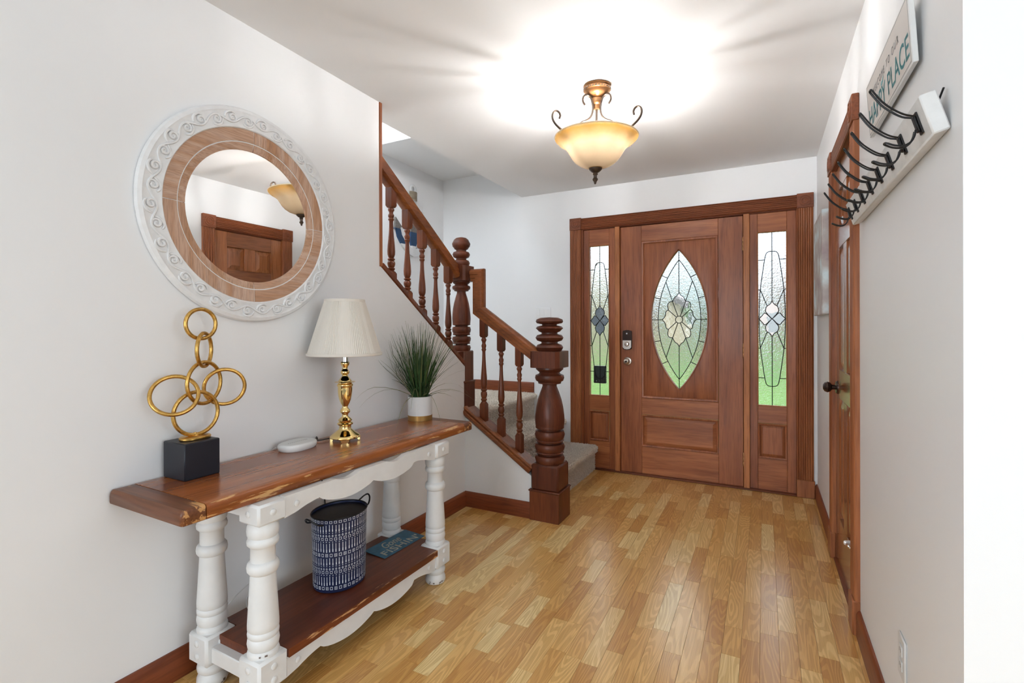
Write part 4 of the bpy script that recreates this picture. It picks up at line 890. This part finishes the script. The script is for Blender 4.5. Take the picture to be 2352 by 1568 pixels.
# flat tin sign lying on the shelf (local x along the words)
q0, q1, q2 = Vector((-1.514, 1.689, 0)), Vector((-1.502, 1.965, 0)), Vector((-1.64, 1.703, 0))
ex = (q1-q0).normalized(); ey = Vector((-ex.y, ex.x, 0)); cen = q0+ex*.138+ey*.064
fs = thing('tin_sign', (cen.x, cen.y, ZSH+.004), 'small blue tin sign with cream lettering lying flat on the lower shelf', 'sign', rot=(math.radians(2.4), 0, math.atan2(ex.y, ex.x)))
ob('plate', MB().cbox(-.138, .138, -.064, .064, -.0012, .0012, .0004), TEAL, fs, local=True)
mb = fit(text('Gone', .05, .5), 0.115, .05, -.008, .022); bolden(mb, .001); mb.v = [(v[0], v[1], .0016) for v in mb.v]; ob('lettering', mb, CREAM, fs, local=True, flat=True)
mb = fit(text("FISHIN'", .05, 0, 1.05, .001), 0.238, .042, .004, -.032); bolden(mb, .0016); mb.v = [(v[0], v[1], .0016) for v in mb.v]; ob('lettering', mb, CREAM, fs, local=True, flat=True)
# wooden welcome sign on the right wall: local x along -y (reading direction), local y up, local z into the room
ws = thing('wall_sign', (.322, 1.721, 1.838), 'long ivory wooden wall sign with aqua words hanging above the coat rack', 'sign')
tilt = math.radians(3.5)
M_ = Matrix(((0, -math.sin(tilt), -math.cos(tilt)), (-1, 0, 0), (0, math.cos(tilt), -math.sin(tilt)))).to_4x4()
ws.matrix_world = Matrix.Translation((.325, 1.721, 1.838)) @ M_
SH_ = .168
ob('board', MB().cbox(-.262, .262, 0, SH_, 0, .012, .0015), CERAM, ws, local=True); ob('face', MB().box(-.257, .257, .004, SH_-.004, .012, .0124), IVORY, ws, local=True)
for t, w, h, x, y, m in (('HAPPY PLACE', .485, .058, 0, .052, AQUA), ('WELCOME', .165, .021, -.088, .112, SGREY), ('TO', .042, .021, .04, .112, SGREY), ('OUR', .075, .021, .122, .112, SGREY)):
    mb = fit(text(t, .05, 0, 1.0 if m is AQUA else 1.5, .0012 if m is AQUA else 0), w, h, x, y); bolden(mb, .0016 if m is AQUA else .0003); mb.v = [(v[0], v[1], .0128) for v in mb.v]; ob('lettering', mb, m, ws, local=True, flat=True)
mb = MB().sweep([(-.001, .0124), (.001, .0124), (.001, .0127), (-.001, .0127)], [(-.254, .007), (.254, .007), (.254, SH_-.007), (-.254, SH_-.007)], lambda a, b, w: (a, b, w), closed=True); ob('border_line', mb, SGREY, ws, local=True)
mb = MB().add([(-.06, .086, .0129), (-.045, .082, .0129), (-.028, .088, .0129), (-.02, .1, .0129), (-.026, .1, .0129), (-.036, .092, .0129), (-.05, .094, .0129)], [(0, 1, 2, 3, 4, 5, 6)]); ob('bird_mark', mb, AQUA, ws, local=True, flat=True)
# ------------------------------------------------------------------ coat rack with eight wire hooks
rk = thing('coat_rack', (.334, 1.771, 1.611), 'white board coat rack with eight black double wire hooks on the right wall', 'coat rack')
tl_r = math.radians(16)
Mr = Matrix.Translation((.3335, 1.771, 1.6115)) @ Matrix(((0, -math.sin(tl_r), -math.cos(tl_r)), (-1, 0, 0), (0, math.cos(tl_r), -math.sin(tl_r)))).to_4x4()
rk.matrix_world = Mr
ob('board', MB().cbox(-.501, .501, 0, .086, 0, .03, .003), plain('rack_white', (.78, .78, .77), .5, var=.05, bscale=30, bump=.1), rk, local=True)
def hook_mesh():
    pl = MB().cbox(-.009, .009, .018, .066, .03, .034, .001).cbox(-.0075, .0075, .024, .06, .034, .039, .002)
    return pl
upw = [(.011, .0), (.022, .008), (.03, .030), (.045, .052), (.066, .071), (.09, .08)]
# wire path in (out, up) relative to the plate, world upright: rotate back by the rack's tilt
def w2l(dx, dz):     # dx towards the room (-x), dz up, to rack local (y up-board, z out-of-board) about the plate centre
    return (dz*math.cos(tl_r)+dx*math.sin(tl_r), dx*math.cos(tl_r)-dz*math.sin(tl_r))
def wire(path, hw):
    l3 = []
    for dx, dz in path: y, z = w2l(dx, dz); l3.append((.042+y, .032+z))
    n = len(l3); pts = [(hw*(1 if i > 0 else .7), y, z) for i, (y, z) in enumerate(l3)]
    e = l3[-1]; d = Vector(l3[-1])-Vector(l3[-2]); d.normalize()
    pts[-1] = (hw*.95, e[0], e[1]); tip = [(hw*.6, e[0]+d.x*hw*.8, e[1]+d.y*hw*.8), (-hw*.6, e[0]+d.x*hw*.8, e[1]+d.y*hw*.8)]
    return pts+tip+[(-p[0], p[1], p[2]) for p in reversed(pts)]
P_up = [(.010, .016), (.026, .022), (.044, .036), (.063, .056), (.08, .083)]
P_lo = [(.006, -.014), (.008, -.026), (.014, -.038), (.026, -.044), (.042, -.041), (.053, -.035)]
proto = None
for k in range(8):
    x = .4565-k*.1314
    hk = thing('hook', (0, 0, 0)); del_ = None
    hk.parent = rk; hk.location = (x, 0, 0)
    if proto is None:
        proto = [mesh('mount', hook_mesh(), IRON), mesh('upper_prong', MB().tube(smooth(wire(P_up, .0075), 3), .0021, 6), IRON), mesh('lower_prong', MB().tube(smooth(wire(P_lo, .0075), 3), .0021, 6), IRON)]
    for me, nm in zip(proto, ('mount', 'upper_prong', 'lower_prong')): inst(me, nm, hk)
ob('hanger', MB().tube([(.44, .05, 0), (.46, .075, -.012), (.48, .088, -.018)], .002, 6), IRON, rk, local=True)
# ------------------------------------------------------------------ canvas picture, wall plates, anchor
m, n, l, b = nt('canvas_print'); tcx = n.new('ShaderNodeTexCoord'); z1 = n.new('ShaderNodeTexNoise'); z1.inputs['Scale'].default_value = 7; z1.inputs['Detail'].default_value = 6
l.new(tcx.outputs['Object'], z1.inputs['Vector']); r1 = n.new('ShaderNodeValToRGB'); e = r1.color_ramp.elements; e[0].position = .3; e[0].color = (.34, .25, .28, 1); e[1].position = .62; e[1].color = (.70, .80, .84, 1); q_ = e.new(.5); q_.color = (.52, .47, .45, 1)
l.new(z1.outputs['Fac'], r1.inputs['Fac']); l.new(r1.outputs['Color'], b.inputs['Base Color']); b.inputs['Roughness'].default_value = .6; CANV = m
cv = ob('canvas_picture', MB().cbox(.297, XR-.001, 3.322, 3.83, 1.288, 1.893, .004), CANV); tag(cv, 'pale abstract canvas picture on the right wall between closet door and front door', 'picture')
sw_ = thing('switch_plate', (-1.773, YF, 1.303), 'white wall switch plate above the stair landing', 'switch')
ob('plate', MB().cbox(-1.85, -1.697, YF-.006, YF, 1.304, 1.4, .003), WALL, sw_)
for k in range(3): ob('rocker', MB().cbox(-1.833+k*.046, -1.806+k*.046, YF-.009, YF-.006, 1.322, 1.382, .001), WALL, sw_)
op = thing('outlet', (XR, 1.66, .265), 'white electrical outlet plate low on the right wall', 'outlet')
ob('plate', MB().cbox(XR-.006, XR, 1.623, 1.697, .262, .377, .003), PLASTIC, op)
for z in (.3, .34):
    soc = ob('socket', MB().cbox(XR-.008, XR-.006, 1.645, 1.675, z-.013, z+.013, .0008), PLASTIC, op)
    for dy in (-.006, .006): ob('slot', MB().box(XR-.0083, XR-.008, 1.66+dy-.001, 1.66+dy+.001, z-.005, z+.005), GREYW, soc)
AG = plain('anchor_grey', (.16, .145, .13), .7, var=.2); AN = plain('anchor_navy', (.015, .05, .12), .7); AW = plain('anchor_white', (.72, .72, .72), .7); ROPE = plain('rope', (.3, .25, .18), .9)
an = thing('anchor_decor', (XS, 3.57, 1.867), 'wooden anchor wall decoration painted grey, navy and white in the stairwell', 'wall decor')
YZ = lambda a, b, d: (d, a, b)
X0, X1 = XS, XS+.02
AY = 3.575
def cut(poly, z0, z1):                              # clip polygon to a height band
    def clip(p, z, keep):
        o = []
        for i in range(len(p)):
            a, b = p[i], p[(i+1) % len(p)]; ia, ib = keep(a[1], z), keep(b[1], z)
            if ia: o.append(a)
            if ia != ib: t = (z-a[1])/(b[1]-a[1]); o.append((a[0]+(b[0]-a[0])*t, z))
        return o
    return clip(clip(poly, z0, lambda v, z: v >= z), z1, lambda v, z: v <= z)
shank = [(AY-.035, 2.44), (AY+.035, 2.44), (AY+.045, 2.0), (AY, 1.9), (AY-.045, 2.0)]
flk = lambda s: [(AY+s*a, b) for a, b in ((.0, 1.868), (.07, 1.885), (.15, 1.94), (.215, 2.02), (.235, 2.09), (.255, 2.08), (.245, 2.185), (.16, 2.11), (.185, 2.1), (.165, 2.04), (.11, 1.98), (.04, 1.945), (0, 1.945))]
for z0, z1, m_ in ((1.8, 1.965, AW), (1.9651, 2.09, AN), (2.0901, 2.3, AG), (2.3001, 2.45, AW)):
    for nm, poly in (('shank', shank), ('fluke', flk(1)), ('fluke', flk(-1))):
        pc = cut(poly, z0, z1)
        if len(pc) > 2: ob(nm, MB().prism(pc, X0+(.002 if nm == 'shank' else 0), X1+(.002 if nm == 'shank' else 0), YZ), m_, an)
ob('stock', MB().cbox(X0, X1+.004, AY-.13, AY+.13, 2.3, 2.345, .003), AW, an)
ob('ring', MB().tube([(XS+.012, AY+.032*math.cos(2*PI*k/28), 2.487+.032*math.sin(2*PI*k/28)) for k in range(28)], .012, 8, closed=True), AG if False else AW, an)
mb = MB()
for k in range(7): mb.tube([(XS+.012+.026*math.cos(2*PI*i/14), AY+.04*math.sin(2*PI*i/14), 2.385+k*.0115) for i in range(14)], .006, 6, closed=True)
mb.v = [(max(p[0], XS+.001), p[1], p[2]) for p in mb.v]; ob('rope_wrap', mb, ROPE, an)
# ------------------------------------------------------------------ round mirror on the left wall (local frame: x along +y world, y up, z out of the wall)
mi = thing('wall_mirror', (XL, 1.266, 1.658), 'round wall mirror in a white scroll-carved frame with whitewashed wood inner ring', 'mirror')
mi.matrix_world = Matrix.Translation((XL, 1.268, 1.659)) @ Matrix(((0, 0, 1), (1, 0, 0), (0, 1, 0))).to_4x4()
ML = lambda n, mb, m, p=None, **k: ob(n, mb, m, p or mi, local=True, **k)
FRW = plain('carved_white', (.80, .80, .80), .5, var=.05, bscale=30)
WASH = wood('whitewashed', (.46, .25, .14), (.62, .44, .34), 'y', scale=26, rough=.6, coat=0, stretch=.06)
RO, RW, RI, RG = .416, .341, .287, .262
fr = ML('frame', MB().lathe([(RW-.004, 0), (RO-.006, 0), (RO, .005), (RO+.001, .012), (RO-.004, .02), (RO-.016, .024), (RO-.022, .0215), (RW+.008, .0215), (RW+.003, .024), (RW-.001, .024), (RW-.004, .02), (RW-.004, 0)], 96), FRW, ang=35)
# one S-scroll unit of the carving, repeated round the frame
def spiral(cx_, cy_, r0, a0, turns, dirn, n=18): return [(cx_+r0*(1-.8*i/n)*math.cos(a0+dirn*2*PI*turns*i/n), cy_+r0*(1-.8*i/n)*math.sin(a0+dirn*2*PI*turns*i/n)) for i in range(n+1)]
U = 2*PI/18; RM = (RO-.019+RW+.003)/2
W_ = 2*PI*RM/18
vine = [(-W_/2+W_*i/24, .0135*math.sin(2*PI*i/24)) for i in range(25)]
sA = [(-W_*.25+.006, .0135)]+spiral(-W_*.25+.004, -.003, .0165, math.radians(95), 1.3, -1)[1:]
sB = [(W_*.25+.006, -.0135)]+spiral(W_*.25+.004, .003, .0165, math.radians(-95), 1.3, 1)[1:]
main_ = vine
leaf1 = [(-.004, -.002), (-.012, -.016), (-.03, -.024), (-.043, -.022), (-.05, -.015)]
leaf2 = [(.006, .004), (.014, .018), (.03, .025), (.043, .023), (.05, .016)]
su = MB()
def bend(p, z): th = p[0]/RM; r = RM+p[1]; return (r*math.sin(th), r*math.cos(th), z)
for path, r in ((main_, 1), (sA, None), (sB, None), (leaf1, None), (leaf2, None)):
    pp = smooth(path, 2); n = len(pp); rad = [.0042 if r else .0056*(.45+.55*math.sin(PI*min(1, max(0, (i+.5)/n)))) for i in range(n)]
    su.tube([bend(p, .0222) for p in pp], rad, 6, flat=1.0)
sm = mesh('scroll_carving', su, FRW, 60)
for k in range(18): inst(sm, 'scroll_carving', fr, (0, 0, 0), (0, 0, k*U))
def ringseg(r0, r1, a0, a1, prof_z, n=20):
    vs = []; m_ = len(prof_z)
    for i in range(n+1):
        a = a0+(a1-a0)*i/n
        vs += [((r0+(r1-r0)*t)*math.cos(a), (r0+(r1-r0)*t)*math.sin(a), z) for t, z in prof_z]
    return MB().add(vs, [(i*m_+k, i*m_+(k+1) % m_, (i+1)*m_+(k+1) % m_, (i+1)*m_+k) for i in range(n) for k in range(m_)]+[tuple(range(m_-1, -1, -1)), tuple(n*m_+k for k in range(m_))])
ML('joint_ring', MB().lathe([(RG+.004, .001), (RW-.005, .001), (RW-.005, .0165), (RI, .0148), (RG+.004, .0088), (RG+.004, .001)], 72), FRW, fr)
g_ = .004
# segments modelled once with the grain running diagonally, then turned
so = mesh('wood_segment', ringseg(RI+.003, RW-.004, g_, PI/2-g_, [(0, .003), (1, .003), (1, .0175), (.5, .0185), (0, .017)]), WASH, 35)
si = mesh('inner_segment', ringseg(RG-.003, RI-.001, g_, PI/2-g_, [(0, .003), (1, .003), (1, .0155), (0, .0095)]), WASH, 35)
for k in range(4): inst(so, 'wood_segment', fr, rot=(0, 0, k*PI/2)); inst(si, 'inner_segment', fr, rot=(0, 0, k*PI/2))
ML('mirror_glass', MB().lathe([(0, .002), (RG+.004, .002), (RG+.004, .006), (0, .006)], 72), plain('mirror_silver', (.93, .94, .94), .0, 1))
# ------------------------------------------------------------------ unseen window frames added round the fill lights, on solid walls
WINM = plain('window_paint', (.8, .8, .8), .4)
for nm, fn, w in (('fill_frame_3', lambda a, b, d: (-.7+a, -6.5+d, 1.45+b), 1.55), ('fill_frame_4', lambda a, b, d: (3.62-d, -.35+a, 1.45+b), 1.25), ('fill_frame_5', lambda a, b, d: (XL+d, -1.2+a, 1.45+b), .95)):
    t = tag(thing(nm, fn(0, -.85, 0)), kind='structure')
    ob('frame', MB().sweep([(-.06, 0), (0, 0), (0, .03), (-.06, .03)], [(-w, -.85), (w, -.85), (w, .85), (-w, .85)], fn, closed=True), WINM, t)
    for x in (-w/3, w/3): ob('mullion', MB().prism([(x-.02, -.85), (x+.02, -.85), (x+.02, .85), (x-.02, .85)], 0, .025, fn), WINM, t)
# ------------------------------------------------------------------ outdoors, seen through the leaded glass
GRASS = plain('lawn_green', (.10, .21, .035), .9, var=.45, bscale=1.5); SID = plain('siding', (.42, .33, .22), .8); ROOF = plain('roof_shingle', (.09, .075, .07), .9); DARKW = plain('window_dark', (.03, .035, .04), .15)
BARK = plain('bark', (.05, .035, .025), .9); TREEL = plain('tree_leaves', (.06, .12, .03), .8, var=.4, bscale=3); CONC = plain('concrete', (.42, .41, .39), .85)
tag(ob('ground', MB().box(-40, 40, 5.6, 70, -.5, -.2), GRASS), kind='structure'); tag(ob('porch_slab', MB().box(-3.2, 2.2, YF+.12, 5.6, -.3, -.06), CONC), kind='structure')
def house(x0, x1, y0, h, rh, wallm, lab, wins):
    hs = thing('neighbor_house', ((x0+x1)/2, y0+4, -.2), lab, 'house'); c = (x0+x1)/2; hw = (x1-x0)/2
    ob('wall', MB().prism([(x0, -.2), (x1, -.2), (x1, h), (c, h+rh), (x0, h)], y0, y0+8, XZ), wallm, hs)
    for sgn in (-1, 1): ob('roof', MB().prism([(c, h+rh+.05), (c+sgn*(hw+.5), h-.25), (c+sgn*(hw+.5), h-.05), (c, h+rh+.3)], y0-.5, y0+8.5, XZ), ROOF, hs)
    for x in wins: ob('window', MB().box(x, x+.9, y0-.06, y0, .9, 2.1), DARKW, hs)
house(-10.4, -2.9, 20, 2.1, 1.7, SID, 'tan neighbouring house with dark shingle roof seen through the oval door glass', (-9.2, -6.6, -4.6))
house(-1.2, 8.5, 34, 3.4, 2.4, plain('pink_brick', (.34, .22, .19), .9, var=.2), 'pinkish brick house far across the lawn seen through the right sidelight', (.2, 2.6, 5.6))
def tree(x, y, h, r, lab, seed):
    t = thing('tree', (x, y, -.2), lab, 'tree', 'trees across the lawn'); rg = random.Random(seed)
    ob('trunk', MB().tube([(x, y, -.2), (x+.1, y, h*.4), (x-.1, y+.1, h*.75)], [.28, .2, .08], 10), BARK, t)
    mb = MB()
    for _ in range(900):
        d = Vector((rg.gauss(0, 1), rg.gauss(0, 1), rg.gauss(0, .8))).normalized()*r*rg.random()**.4; p = Vector((x, y, h*.68))+d; s = rg.uniform(.12, .3)
        u = Vector((rg.gauss(0, 1), rg.gauss(0, 1), rg.gauss(0, 1))).normalized(); w = u.orthogonal().normalized(); mb.add([p-u*s, p+w*s*.5, p+u*s, p-w*s*.5], [(0, 1, 2, 3)])
    ob('crown', mb, TREEL, t, flat=True)
for k, (x, y, h, r) in enumerate(((-1.75, 18, 2.4, .6), (6.5, 24, 6, 2.3), (11, 30, 8, 3), (-4.5, 38, 9, 3.2))):
    tree(x, y, h, r, ('small bushy tree beside the tan neighbouring house', 'rounded tree on the lawn before the brick house', 'tall tree beyond the brick house', 'big tree standing behind the tan house')[k], k)
